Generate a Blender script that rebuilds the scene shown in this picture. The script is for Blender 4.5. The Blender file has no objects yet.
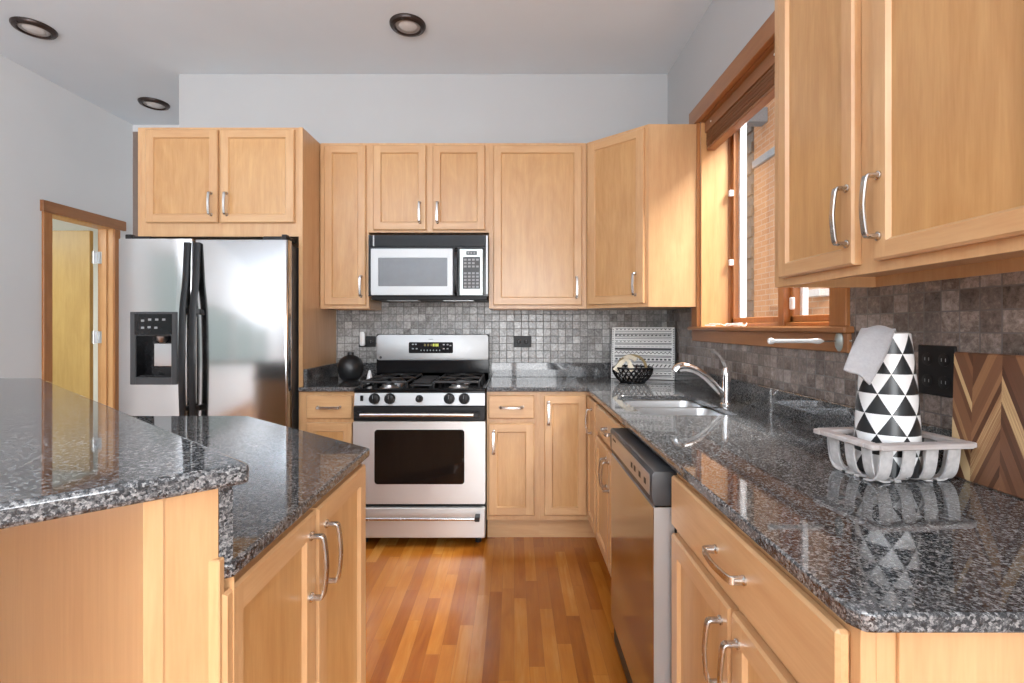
import bpy, bmesh, math, random
from mathutils import Vector, Matrix, noise
from mathutils.geometry import tessellate_polygon
random.seed(7)
PI = math.pi
sc = bpy.context.scene
COL = sc.collection

# ------------------------------------------------------------------ camera, world, lights, exposure
CAMZ = 1.266
cam = bpy.data.objects.new('camera', bpy.data.cameras.new('camera'))
COL.objects.link(cam)
cam.location = (0, 0, CAMZ)
cam.rotation_euler = (PI / 2, 0, 0)
cam.data.sensor_fit = 'HORIZONTAL'
cam.data.sensor_width = 36.0
cam.data.lens = 36.0 * 494 / 1024
cam.data.shift_x = -2.0 / 1024
cam.data.shift_y = -14.5 / 1024
cam.data.clip_start = 0.02
sc.camera = cam

sc.view_settings.view_transform = 'Standard'
sc.view_settings.look = 'None'
sc.view_settings.gamma = 1.0
sc.view_settings.use_curve_mapping = False
sc.view_settings.exposure = 0.22
sc.cycles.use_denoising = True
sc.cycles.max_bounces = 10
sc.cycles.diffuse_bounces = 5
sc.cycles.glossy_bounces = 5
sc.cycles.transparent_max_bounces = 12
sc.cycles.sample_clamp_indirect = 6.0

W = bpy.data.worlds.new('sky')
sc.world = W
W.use_nodes = True
bgn = W.node_tree.nodes['Background']
bgn.inputs['Color'].default_value = (0.86, 0.93, 1.0, 1)
bgn.inputs['Strength'].default_value = 1.6


def area(name, loc, size, power, color, rot):
    d = bpy.data.lights.new(name, 'AREA')
    d.shape = 'RECTANGLE'
    d.size, d.size_y = size
    d.energy = power
    d.color = color
    o = bpy.data.objects.new(name, d)
    o.location = loc
    o.rotation_euler = rot
    COL.objects.link(o)
    return o


# daylight entering by the rear and left windows of the room behind the camera
area('daylight_rear_patio_doors', (0.0, -3.62, 1.35), (1.8, 2.4), 115, (0.97, 0.985, 1.0), (PI / 2, 0, 0))
area('daylight_left_windows', (-3.52, -0.75, 1.475), (3.4, 1.05), 2, (0.97, 0.99, 1.0), (PI / 2, 0, -PI / 2))
area('added_right_rear_fill', (1.38, -2.2, 1.5), (2.4, 2.0), 175, (0.95, 0.985, 1.03), (PI / 2, 0, PI / 2))  # added fill through an invented opening, brightens the left wall and ceiling
# fill light added behind the camera, no lamp there, bounced off the ceiling
area('ceiling_bounce_fill', (-1.6, -1.5, 1.6), (0.6, 0.6), 145, (0.87, 0.96, 1.08), (PI, 0, 0))
# daylight of the room beyond the left doorway
area('daylight_side_room', (-4.6, 3.2, 2.2), (0.8, 0.8), 24, (1.0, 0.99, 0.92), (0, 0, 0))
# daylight falling steeply through the kitchen window
area('daylight_kitchen_window', (2.25, 2.28, 3.60), (0.6, 1.5), 430, (1.0, 0.99, 0.97), (0, math.radians(32), 0))


# ------------------------------------------------------------------ node helpers and materials
class NT:
    def __init__(self, name):
        self.m = bpy.data.materials.new(name)
        self.m.use_nodes = True
        self.t = self.m.node_tree
        self.b = self.t.nodes['Principled BSDF']
        self.out = self.t.nodes['Material Output']

    def link(self, val, sock):
        if isinstance(val, bpy.types.NodeSocket):
            self.t.links.new(val, sock)
        else:
            sock.default_value = val

    def math(self, op, a, b=0.0, c=0.0):
        n = self.t.nodes.new('ShaderNodeMath')
        n.operation = op
        for i, v in enumerate((a, b, c)):
            self.link(v, n.inputs[i])
        return n.outputs[0]

    def coords(self, kind='Object'):
        return self.t.nodes.new('ShaderNodeTexCoord').outputs[kind]

    def rand(self):
        return self.t.nodes.new('ShaderNodeObjectInfo').outputs['Random']

    def sep(self, v):
        n = self.t.nodes.new('ShaderNodeSeparateXYZ')
        self.link(v, n.inputs[0])
        return n.outputs

    def comb(self, x, y, z):
        n = self.t.nodes.new('ShaderNodeCombineXYZ')
        for i, v in enumerate((x, y, z)):
            self.link(v, n.inputs[i])
        return n.outputs[0]

    def vadd(self, a, b):
        n = self.t.nodes.new('ShaderNodeVectorMath')
        n.operation = 'ADD'
        self.link(a, n.inputs[0])
        self.link(b, n.inputs[1])
        return n.outputs[0]

    def vmul(self, a, s):
        n = self.t.nodes.new('ShaderNodeVectorMath')
        n.operation = 'MULTIPLY'
        self.link(a, n.inputs[0])
        n.inputs[1].default_value = s
        return n.outputs[0]

    def noise(self, v, scale, detail=3, rough=0.55, dist=0.0, color=False):
        n = self.t.nodes.new('ShaderNodeTexNoise')
        self.link(v, n.inputs['Vector'])
        n.inputs['Scale'].default_value = scale
        n.inputs['Detail'].default_value = detail
        n.inputs['Roughness'].default_value = rough
        n.inputs['Distortion'].default_value = dist
        return n.outputs['Color' if color else 'Fac']

    def white(self, v):
        n = self.t.nodes.new('ShaderNodeTexWhiteNoise')
        n.noise_dimensions = '3D'
        self.link(v, n.inputs['Vector'])
        return n.outputs['Value']

    def voronoi(self, v, scale, out='Color', feature='F1', rnd=1.0):
        n = self.t.nodes.new('ShaderNodeTexVoronoi')
        n.feature = feature
        self.link(v, n.inputs['Vector'])
        n.inputs['Scale'].default_value = scale
        n.inputs['Randomness'].default_value = rnd
        return n.outputs[out]

    def ramp(self, fac, stops, interp='LINEAR'):
        n = self.t.nodes.new('ShaderNodeValToRGB')
        cr = n.color_ramp
        cr.interpolation = interp
        while len(cr.elements) < len(stops):
            cr.elements.new(0.5)
        for e, (p, c) in zip(cr.elements, stops):
            e.position = p
            e.color = (*c, 1)
        self.link(fac, n.inputs['Fac'])
        return n.outputs['Color']

    def mix(self, fac, a, b, mode='MIX'):
        n = self.t.nodes.new('ShaderNodeMix')
        n.data_type = 'RGBA'
        n.blend_type = mode
        self.link(fac, n.inputs[0])
        self.link(a if not isinstance(a, tuple) else (*a, 1), n.inputs[6])
        self.link(b if not isinstance(b, tuple) else (*b, 1), n.inputs[7])
        return n.outputs[2]

    def bump(self, h, strength=0.1, dist=0.001):
        n = self.t.nodes.new('ShaderNodeBump')
        n.inputs['Strength'].default_value = strength
        n.inputs['Distance'].default_value = dist
        self.link(h, n.inputs['Height'])
        self.t.links.new(n.outputs[0], self.b.inputs['Normal'])

    def set(self, **k):
        names = dict(color='Base Color', rough='Roughness', metal='Metallic', ior='IOR', coat='Coat Weight',
                     coat_rough='Coat Roughness', aniso='Anisotropic', spec='Specular IOR Level',
                     emis='Emission Color', emis_s='Emission Strength', sheen='Sheen Weight')
        for a, v in k.items():
            if isinstance(v, tuple):
                v = (*v, 1)
            self.link(v, self.b.inputs[names[a]])
        return self.m


def plain(name, color, rough=0.5, metal=0.0, var=0.04, scale=30, **k):
    """a flat coloured material with a little procedural variation"""
    n = NT(name)
    f = n.noise(n.coords(), scale, 2)
    c2 = tuple(max(0, c * (1 - var)) for c in color)
    c1 = tuple(min(1, c * (1 + var)) for c in color)
    n.set(color=n.ramp(f, [(0.3, c2), (0.7, c1)]), rough=rough, metal=metal, **k)
    return n.m


def wood(name, dark, light, axis='z', rough=0.33, coat=0.25, figure=1.0):
    n = NT(name)
    co = n.coords()
    r = n.rand()
    off = n.comb(n.math('MULTIPLY', r, 7.3), n.math('MULTIPLY', r, 11.7), n.math('MULTIPLY', r, 5.1))
    v = n.vadd(co, off)
    S = {'z': (1, 1, 0.07), 'x': (0.07, 1, 1), 'y': (1, 0.07, 1)}[axis]
    S2 = {'z': (1, 1, 0.3), 'x': (0.3, 1, 1), 'y': (1, 0.3, 1)}[axis]
    g1 = n.noise(n.vmul(v, S), 42, 4, 0.6, 0.3)
    g2 = n.noise(n.vmul(v, S), 230, 2, 0.5)
    g3 = n.noise(n.vmul(v, S2), 7, 3, 0.55, 1.2 * figure)
    f = n.math('ADD', n.math('MULTIPLY', g1, 0.5), n.math('MULTIPLY', g3, 0.5))
    f = n.math('ADD', f, n.math('MULTIPLY', n.math('SUBTRACT', g2, 0.5), 0.22))
    f = n.math('ADD', f, n.math('MULTIPLY', n.math('SUBTRACT', r, 0.5), 0.10))
    mid = tuple((a + b) / 2 for a, b in zip(dark, light))
    c = n.ramp(f, [(0.28, dark), (0.5, mid), (0.72, light)])
    n.set(color=c, rough=rough, coat=coat, coat_rough=0.18)
    n.bump(g2, 0.04, 0.0006)
    return n.m


MAPLE_D, MAPLE_L = (0.51, 0.275, 0.122), (0.64, 0.395, 0.195)
maple = wood('maple_vertical', MAPLE_D, MAPLE_L, 'z')
maple_h = wood('maple_horizontal', MAPLE_D, MAPLE_L, 'x')
maple_panel = wood('maple_veneer_panel', (0.45, 0.225, 0.078), (0.61, 0.355, 0.148), 'z', 0.3, 0.3, 1.6)
oak = wood('stained_oak_vertical', (0.32, 0.118, 0.03), (0.47, 0.195, 0.058), 'z', 0.35, 0.2)
oak_y = wood('stained_oak_lengthwise', (0.27, 0.105, 0.035), (0.40, 0.17, 0.06), 'y', 0.35, 0.2)
oak_light = wood('clear_pine', (0.55, 0.27, 0.10), (0.68, 0.39, 0.17), 'z', 0.35, 0.2)
birch = wood('birch_door_veneer', (0.46, 0.29, 0.085), (0.58, 0.39, 0.13), 'z', 0.4, 0.1)
blind_wood = wood('blind_slat_wood', (0.22, 0.09, 0.035), (0.34, 0.15, 0.06), 'y', 0.45, 0.0)


def make_granite():
    n = NT('speckled_granite')
    co = n.coords()
    w1 = n.noise(co, 320, 2, 0.5, 0, True)
    v = n.vadd(co, n.vmul(w1, (0.0055, 0.0055, 0.0055)))
    a = n.sep(n.voronoi(v, 250))[0]
    b = n.sep(n.voronoi(v, 480))[1]
    fine = n.noise(co, 260, 2, 0.6)
    big = n.noise(co, 14, 2)
    f = n.math('ADD', n.math('MULTIPLY', a, 0.40), n.math('MULTIPLY', b, 0.22))
    f = n.math('ADD', f, n.math('MULTIPLY', fine, 0.40))
    f = n.math('ADD', f, n.math('MULTIPLY', n.math('SUBTRACT', big, 0.5), 0.12))
    col = n.ramp(f, [(0.25, (0.011, 0.011, 0.0125)), (0.42, (0.036, 0.037, 0.039)), (0.56, (0.098, 0.099, 0.101)),
                     (0.70, (0.22, 0.216, 0.212)), (0.86, (0.33, 0.325, 0.315))])
    n.set(color=col, rough=0.04, ior=1.65)
    return n.m


granite = make_granite()


def make_tile(name, axes, lo, mid, hi, grout, rough):
    n = NT(name)
    s = n.sep(n.coords())
    u, v = s[axes[0]], s[axes[1]]
    P = 0.0522
    us, vs = n.math('DIVIDE', u, P), n.math('DIVIDE', v, P)
    cu, cv = n.math('FLOOR', us), n.math('FLOOR', vs)
    fu, fv = n.math('FRACT', us), n.math('FRACT', vs)
    cell = n.comb(cu, cv, 0.37)
    w = n.white(cell)
    w2 = n.white(n.comb(cv, cu, 8.1))
    mott = n.noise(n.vadd(n.coords(), n.vmul(n.comb(w, w2, w), (9, 9, 9))), 58, 5, 0.75, 0.25)
    f = n.math('ADD', n.math('MULTIPLY', w, 0.24), n.math('MULTIPLY', mott, 0.95))
    col = n.ramp(f, [(0.32, lo), (0.60, mid), (0.88, hi)])
    e = 0.035
    du = n.math('MINIMUM', fu, n.math('SUBTRACT', 1.0, fu))
    dv = n.math('MINIMUM', fv, n.math('SUBTRACT', 1.0, fv))
    d = n.math('MINIMUM', du, dv)
    isgr = n.math('LESS_THAN', d, e)
    c = n.mix(isgr, col, grout)
    n.set(color=c, rough=n.math('ADD', n.math('MULTIPLY', isgr, 0.4), n.math('ADD', rough, n.math('MULTIPLY', w2, 0.14))), spec=0.5)
    h = n.math('ADD', n.math('MULTIPLY', n.math('MINIMUM', d, 0.08), 9.0), n.math('MULTIPLY', mott, 0.18))
    n.bump(h, 0.35, 0.002)
    return n.m


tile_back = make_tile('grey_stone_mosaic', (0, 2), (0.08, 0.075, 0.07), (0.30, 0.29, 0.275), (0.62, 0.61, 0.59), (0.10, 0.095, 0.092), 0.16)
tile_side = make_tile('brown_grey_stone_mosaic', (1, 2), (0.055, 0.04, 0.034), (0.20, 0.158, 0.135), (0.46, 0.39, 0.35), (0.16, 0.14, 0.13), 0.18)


def make_floor():
    n = NT('oak_strip_floor')
    s = n.sep(n.coords())
    x, y = s[0], s[1]
    xs = n.math('DIVIDE', x, 0.0572)
    row = n.math('FLOOR', xs)
    off = n.math('MULTIPLY', n.white(n.comb(row, 3.3, 1.2)), 5.0)
    ys = n.math('ADD', n.math('DIVIDE', y, 0.62), off)
    brd = n.math('FLOOR', ys)
    w = n.white(n.comb(row, brd, 0.5))
    w2 = n.white(n.comb(brd, row, 4.5))
    v = n.vadd(n.coords(), n.vmul(n.comb(w, w2, w), (13, 13, 13)))
    g = n.noise(n.vmul(v, (1, 0.06, 1)), 65, 4, 0.6, 0.4)
    g2 = n.noise(n.vmul(v, (1, 0.16, 1)), 16, 3, 0.5, 1.6)
    f = n.math('ADD', n.math('MULTIPLY', w, 0.46), n.math('ADD', n.math('MULTIPLY', g, 0.28), n.math('MULTIPLY', g2, 0.38)))
    c = n.ramp(f, [(0.18, (0.22, 0.052, 0.005)), (0.42, (0.35, 0.105, 0.010)), (0.70, (0.49, 0.18, 0.024)), (0.92, (0.62, 0.30, 0.075))])
    fx, fy = n.math('FRACT', xs), n.math('FRACT', ys)
    seam = n.math('MAXIMUM', n.math('LESS_THAN', fx, 0.022), n.math('LESS_THAN', fy, 0.0022))
    c = n.mix(n.math('MULTIPLY', seam, 0.55), c, (0.12, 0.04, 0.012))
    n.set(color=c, rough=0.24, coat=0.3, coat_rough=0.2)
    n.bump(n.math('SUBTRACT', n.math('MULTIPLY', g, 0.2), seam), 0.12, 0.0008)
    return n.m


floor_m = make_floor()


def make_brick():
    n = NT('orange_brick')
    s = n.sep(n.coords())
    b = n.t.nodes.new('ShaderNodeTexBrick')
    n.link(n.comb(s[1], s[2], 0.0), b.inputs['Vector'])
    b.inputs['Color1'].default_value = (0.44, 0.17, 0.06, 1)
    b.inputs['Color2'].default_value = (0.52, 0.23, 0.095, 1)
    b.inputs['Mortar'].default_value = (0.50, 0.34, 0.23, 1)
    b.inputs['Scale'].default_value = 1.0
    b.inputs['Mortar Size'].default_value = 0.006
    b.inputs['Brick Width'].default_value = 0.21
    b.inputs['Row Height'].default_value = 0.074
    k = n.noise(n.coords(), 24, 3)
    n.set(color=n.mix(n.math('MULTIPLY', k, 0.35), b.outputs['Color'], (0.60, 0.36, 0.22)), rough=0.9)
    return n.m


brick_m = make_brick()


def make_steel(name, color=(0.60, 0.60, 0.605), rough=0.24, axis=(0.4, 0.4, 60), metal=1.0):
    n = NT(name)
    g = n.noise(n.vmul(n.coords(), axis), 9, 2, 0.6)
    n.set(color=color, metal=metal, rough=n.math('ADD', rough - 0.04, n.math('MULTIPLY', g, 0.08)))
    n.bump(g, 0.015, 0.0004)
    return n.m


steel = make_steel('brushed_stainless_steel', (0.44, 0.445, 0.445), 0.45, metal=0.7)
door_steel = make_steel('brushed_stainless_door_steel', (0.68, 0.68, 0.67), 0.42, metal=0.65)
fridge_steel = make_steel('reflective_stainless_steel', (0.53, 0.535, 0.535), 0.15)
mirror_steel = make_steel('glossy_stainless_steel', (0.50, 0.49, 0.48), 0.12)
steel_side = make_steel('brushed_stainless_steel_side', (0.55, 0.55, 0.56), 0.3)
sink_steel = make_steel('satin_sink_steel', (0.60, 0.605, 0.61), 0.3, (20, 20, 20))
nickel = make_steel('satin_nickel', (0.58, 0.56, 0.53), 0.26, (5, 5, 5))
chrome = make_steel('polished_chrome', (0.80, 0.80, 0.80), 0.07, (3, 3, 3))
gloss_black = plain('gloss_black_plastic', (0.009, 0.009, 0.010), 0.14, spec=0.3)
satin_black = plain('satin_black_plastic', (0.014, 0.014, 0.015), 0.38, spec=0.25)
grey_black = plain('dark_grey_plastic', (0.045, 0.047, 0.05), 0.4)
iron = plain('black_cast_iron', (0.016, 0.016, 0.017), 0.45, var=0.2, scale=120)
black_glass = plain('black_oven_glass', (0.006, 0.006, 0.006), 0.04)
grey_glass = plain('grey_mirror_glass', (0.16, 0.165, 0.17), 0.07, metal=0.6)
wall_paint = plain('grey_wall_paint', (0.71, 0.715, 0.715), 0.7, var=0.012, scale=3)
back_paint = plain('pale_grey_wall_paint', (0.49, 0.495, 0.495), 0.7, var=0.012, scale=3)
white_paint = plain('white_room_paint', (0.84, 0.84, 0.81), 0.7, var=0.01)
ceil_paint = plain('ceiling_paint', (0.71, 0.77, 0.815), 0.8, var=0.012, scale=3)
vinyl = plain('white_vinyl', (0.80, 0.81, 0.82), 0.35, var=0.01)
white_cord = plain('white_cord', (0.80, 0.76, 0.74), 0.6)
white_glaze = plain('white_glaze', (0.83, 0.83, 0.82), 0.22, var=0.01)
black_glaze = plain('charcoal_glaze', (0.018, 0.02, 0.022), 0.28)
vase_black = plain('matte_black_ceramic', (0.014, 0.015, 0.016), 0.32, var=0.25, scale=140)
cloth_grey = plain('grey_linen', (0.36, 0.35, 0.355), 0.95, var=0.08, scale=160, sheen=0.3)
cream_cloth = plain('cream_cloth', (0.62, 0.56, 0.44), 0.9, var=0.1, scale=90)
wicker_m = plain('beige_wicker', (0.36, 0.27, 0.13), 0.75, var=0.25, scale=200)
whitewash = plain('whitewashed_wood', (0.56, 0.535, 0.52), 0.65, var=0.14, scale=60)
whitewash_rim = wood('weathered_whitewashed_rim', (0.36, 0.29, 0.26), (0.62, 0.58, 0.56), 'x', 0.6, 0.0)
bronze = plain('dark_bronze', (0.035, 0.022, 0.018), 0.3, metal=0.4)
lamp_face = plain('frosted_lamp_glass', (0.60, 0.585, 0.57), 0.25)
lamp_rim = plain('grey_lamp_reflector', (0.38, 0.36, 0.35), 0.3, metal=0.3)
key_grey = plain('grey_key_print', (0.30, 0.31, 0.32), 0.5)
panel_silver = plain('silver_panel', (0.42, 0.465, 0.45), 0.3, metal=0.6)
stone_grey = plain('grey_stone_trim', (0.28, 0.29, 0.30), 0.9)
dark_stone = plain('dark_weathered_masonry', (0.13, 0.118, 0.10), 0.9, var=0.12, scale=16)
hinge_m = plain('zinc_hinge', (0.55, 0.56, 0.57), 0.3, metal=0.9)
ink = plain('black_print', (0.02, 0.02, 0.022), 0.55)
board_white = plain('off_white_board', (0.80, 0.795, 0.77), 0.55, var=0.03)
dark_gap = plain('shadow_gap_lining', (0.02, 0.018, 0.016), 0.8)
asphalt = plain('alley_paving', (0.30, 0.29, 0.28), 0.9, var=0.2, scale=8)


def emitter(name, color, s):
    n = NT(name)
    n.set(color=(0.01, 0.01, 0.01), emis=color, emis_s=s, rough=0.3)
    return n.m


led_dim = emitter('dim_amber_display', (0.55, 0.42, 0.05), 0.22)
led_on = emitter('yellow_green_display', (0.75, 0.8, 0.08), 0.75)


def make_glass():
    n = NT('window_glass')
    t = n.t
    tr = t.nodes.new('ShaderNodeBsdfTransparent')
    gl = t.nodes.new('ShaderNodeBsdfGlossy')
    gl.inputs['Roughness'].default_value = 0.02
    lw = t.nodes.new('ShaderNodeLayerWeight')
    fr = t.nodes.new('ShaderNodeMath')
    fr.operation = 'MULTIPLY_ADD'
    t.links.new(n.math('POWER', lw.outputs['Facing'], 4.0), fr.inputs[0])
    fr.inputs[1].default_value = 0.55
    fr.inputs[2].default_value = 0.05
    mx = t.nodes.new('ShaderNodeMixShader')
    t.links.new(fr.outputs[0], mx.inputs[0])
    t.links.new(tr.outputs[0], mx.inputs[1])
    t.links.new(gl.outputs[0], mx.inputs[2])
    t.links.new(mx.outputs[0], n.out.inputs['Surface'])
    return n.m


glass = make_glass()


def make_chevron():
    n = NT('chevron_mixed_wood')
    s = n.sep(n.coords())
    u, v = s[1], s[2]
    us = n.math('DIVIDE', n.math('ADD', u, 0.052), 0.067)
    colm = n.math('FLOOR', us)
    fr = n.math('FRACT', us)
    odd = n.math('FLOORED_MODULO', colm, 2.0)
    tri = n.math('ADD', n.math('MULTIPLY', odd, fr), n.math('MULTIPLY', n.math('SUBTRACT', 1.0, odd), n.math('SUBTRACT', 1.0, fr)))
    t = n.math('ADD', v, n.math('MULTIPLY', tri, 0.15))
    jit = n.math('MULTIPLY', n.math('SINE', n.math('ADD', n.math('MULTIPLY', t, 61.0), n.math('MULTIPLY', colm, 1.9))), 0.011)
    idx = n.math('FLOOR', n.math('DIVIDE', n.math('ADD', t, jit), 0.034))
    w = n.white(n.comb(idx, colm, 2.7))
    vv = n.vadd(n.comb(n.math('MULTIPLY', fr, 0.02), n.math('MULTIPLY', t, 1.0), 0.0), n.vmul(n.comb(w, w, w), (7, 7, 7)))
    g = n.noise(n.vmul(vv, (1, 6, 1)), 55, 3, 0.6, 0.3)
    f = n.math('ADD', w, n.math('MULTIPLY', n.math('SUBTRACT', g, 0.5), 0.3))
    c = n.ramp(f, [(0.0, (0.085, 0.034, 0.018)), (0.35, (0.16, 0.07, 0.036)), (0.68, (0.27, 0.125, 0.06)), (0.80, (0.36, 0.19, 0.09)),
                   (0.86, (0.62, 0.42, 0.21)), (1.0, (0.68, 0.48, 0.26))])
    n.set(color=c, rough=0.42)
    return n.m


chevron_m = make_chevron()


# ------------------------------------------------------------------ mesh builder
class MB:
    def __init__(self):
        self.bm = bmesh.new()

    def _mat(self, faces, mat):
        for f in faces:
            f.material_index = mat

    def box(self, x0, x1, y0, y1, z0, z1, bev=0.0, mat=0, seg=1):
        bm = self.bm
        vs = [bm.verts.new((x, y, z)) for x in (x0, x1) for y in (y0, y1) for z in (z0, z1)]
        q = [(0, 1, 3, 2), (4, 6, 7, 5), (0, 4, 5, 1), (2, 3, 7, 6), (0, 2, 6, 4), (1, 5, 7, 3)]
        fs = [bm.faces.new([vs[i] for i in f]) for f in q]
        self._mat(fs, mat)
        if bev > 0:
            es = list({e for f in fs for e in f.edges})
            bmesh.ops.bevel(bm, geom=es, offset=bev, segments=seg, affect='EDGES', profile=0.5, material=-1)
        return self

    def prism(self, poly, z0, z1, bev=0.0, mat=0, vbev=0.0, seg=2):
        """extrude a 2-D outline (x, y) from z0 to z1; bev rounds the upper and lower rims"""
        bm = self.bm
        n = len(poly)
        a = [bm.verts.new((p[0], p[1], z0)) for p in poly]
        b = [bm.verts.new((p[0], p[1], z1)) for p in poly]
        fs = [bm.faces.new(list(reversed(a))), bm.faces.new(b)]
        for i in range(n):
            j = (i + 1) % n
            fs.append(bm.faces.new([a[i], a[j], b[j], b[i]]))
        self._mat(fs, mat)
        bmesh.ops.recalc_face_normals(bm, faces=fs)
        if bev > 0:
            es = list(set(fs[0].edges) | set(fs[1].edges))
            bmesh.ops.bevel(bm, geom=es, offset=bev, segments=seg, affect='EDGES', profile=0.5, material=-1)
        return self

    def prism_hole(self, outer, hole, z0, z1, mat=0):
        bm = self.bm
        pts = outer + hole
        tri = tessellate_polygon([[Vector((*p, 0)) for p in outer], [Vector((*p, 0)) for p in hole]])
        a = [bm.verts.new((p[0], p[1], z0)) for p in pts]
        b = [bm.verts.new((p[0], p[1], z1)) for p in pts]
        fs = []
        for t in tri:
            fs.append(bm.faces.new([a[i] for i in t]))
            fs.append(bm.faces.new([b[i] for i in t]))
        for lo, hi in ((0, len(outer)), (len(outer), len(pts))):
            m = hi - lo
            for i in range(m):
                j = (i + 1) % m
                fs.append(bm.faces.new([a[lo + i], a[lo + j], b[lo + j], b[lo + i]]))
        bmesh.ops.recalc_face_normals(bm, faces=fs)
        self._mat(fs, mat)
        return self

    def lathe(self, prof, c=(0, 0, 0), seg=32, axis='z', mat=0, cap=True):
        bm = self.bm
        rings = []
        fs = []
        for r, h in prof:
            ring = []
            for i in range(seg):
                t = 2 * PI * i / seg
                p = {'z': (r * math.cos(t), r * math.sin(t), h), 'y': (r * math.cos(t), h, r * math.sin(t)),
                     'x': (h, r * math.cos(t), r * math.sin(t))}[axis]
                ring.append(bm.verts.new((p[0] + c[0], p[1] + c[1], p[2] + c[2])))
            rings.append(ring)
        for a, b in zip(rings, rings[1:]):
            for i in range(seg):
                j = (i + 1) % seg
                fs.append(bm.faces.new([a[i], a[j], b[j], b[i]]))
        if cap:
            fs.append(bm.faces.new(rings[0]))
            fs.append(bm.faces.new(rings[-1]))
        bmesh.ops.recalc_face_normals(bm, faces=fs)
        self._mat(fs, mat)
        return self

    def sweep(self, path, prof, up=(0, 0, 1), mat=0, closed=False, scales=None):
        """sweep a closed 2-D profile [(a, b)] along a path; a runs along the side vector, b along the up vector"""
        bm = self.bm
        P = [Vector(p) for p in path]
        n = len(P)
        up = Vector(up)
        rings = []
        for i in range(n):
            if closed:
                t = P[(i + 1) % n] - P[i - 1]
            else:
                t = P[min(i + 1, n - 1)] - P[max(i - 1, 0)]
            t.normalize()
            side = t.cross(up)
            if side.length < 1e-4:
                side = t.cross(Vector((1, 0.01, 0)))
            side.normalize()
            u2 = side.cross(t)
            s = scales[i] if scales else 1.0
            rings.append([bm.verts.new(P[i] + side * (a * s) + u2 * (b * s)) for a, b in prof])
        m = len(prof)
        fs = []
        rng = range(n) if closed else range(n - 1)
        for i in rng:
            a, b = rings[i], rings[(i + 1) % n]
            for k in range(m):
                l = (k + 1) % m
                fs.append(bm.faces.new([a[k], a[l], b[l], b[k]]))
        if not closed:
            fs.append(bm.faces.new(rings[0]))
            fs.append(bm.faces.new(rings[-1]))
        bmesh.ops.recalc_face_normals(bm, faces=fs)
        self._mat(fs, mat)
        return self

    def tube(self, path, r, seg=8, mat=0, closed=False, scales=None, up=(0, 0, 1)):
        prof = [(r * math.cos(2 * PI * i / seg), r * math.sin(2 * PI * i / seg)) for i in range(seg)]
        return self.sweep(path, prof, up, mat, closed, scales)

    def poly(self, pts, mat=0):
        f = self.bm.faces.new([self.bm.verts.new(p) for p in pts])
        f.material_index = mat
        return self

    def build(self, name, mats, parent=None, smooth=True, xf=None, angle=35):
        if xf is not None:
            self.bm.transform(xf)
        me = bpy.data.meshes.new(name)
        self.bm.to_mesh(me)
        self.bm.free()
        if not isinstance(mats, (list, tuple)):
            mats = [mats]
        for m in mats:
            me.materials.append(m)
        if smooth:
            for p in me.polygons:
                p.use_smooth = True
            me.set_sharp_from_angle(angle=math.radians(angle))
        o = bpy.data.objects.new(name, me)
        COL.objects.link(o)
        if parent is not None:
            o.parent = parent
        return o


def smooth_path(pts, sub=6, closed=False):
    P = [Vector(p) for p in pts]
    out = []
    n = len(P)
    for i in range(n if closed else n - 1):
        if closed:
            p0, p1, p2, p3 = P[i - 1], P[i], P[(i + 1) % n], P[(i + 2) % n]
        else:
            p0, p1, p2, p3 = P[max(i - 1, 0)], P[i], P[i + 1], P[min(i + 2, n - 1)]
        for k in range(sub):
            t = k / sub
            out.append(0.5 * ((2 * p1) + (-p0 + p2) * t + (2 * p0 - 5 * p1 + 4 * p2 - p3) * t * t + (-p0 + 3 * p1 - 3 * p2 + p3) * t ** 3))
    if not closed:
        out.append(P[-1])
    return out


def rrect(x0, x1, y0, y1, r, seg=5):
    pts = []
    for cx, cy, a0 in ((x1 - r, y1 - r, 0), (x0 + r, y1 - r, 90), (x0 + r, y0 + r, 180), (x1 - r, y0 + r, 270)):
        for k in range(seg + 1):
            a = math.radians(a0 + 90 * k / seg)
            pts.append((cx + r * math.cos(a), cy + r * math.sin(a)))
    return pts


def tag(o, label, cat, group=None):
    o['label'] = label
    o['category'] = cat
    if group:
        o['group'] = group
    return o


def thing(name, label, cat, loc=(0, 0, 0), rz=0.0, group=None):
    o = bpy.data.objects.new(name, None)
    o.empty_display_size = 0.1
    COL.objects.link(o)
    o.location = loc
    o.rotation_euler = (0, 0, rz)
    return tag(o, label, cat, group)


def struct(name, mb, mats, label=None, parent=None, smooth=False):
    o = mb.build(name, mats, parent, smooth)
    if parent is None:
        o['kind'] = 'structure'
    if label:
        o['label'] = label
    return o


def world_to(t):
    return (Matrix.Translation(t.location) @ Matrix.Rotation(t.rotation_euler.z, 4, 'Z')).inverted()


# ------------------------------------------------------------------ the room
CEIL = 3.061
BACK = 3.51
RW = 1.091
LW = -3.383
REAR = -3.5
struct('floor', MB().box(LW - 0.3, RW + 0.3, REAR - 0.2, 4.6, -0.06, 0.0), floor_m, 'orange brown oak strip floor')
struct('ceiling', MB().box(LW - 0.3, RW + 0.3, REAR - 0.2, 4.6, CEIL, CEIL + 0.1), ceil_paint, 'pale grey painted ceiling')
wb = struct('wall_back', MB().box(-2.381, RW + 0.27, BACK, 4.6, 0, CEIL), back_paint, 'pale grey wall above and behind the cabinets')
struct('wall_hall', MB().box(LW - 0.12, -2.381, 4.383, 4.6, 0, CEIL), wall_paint, 'end wall of the passage left of the refrigerator')
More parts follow.
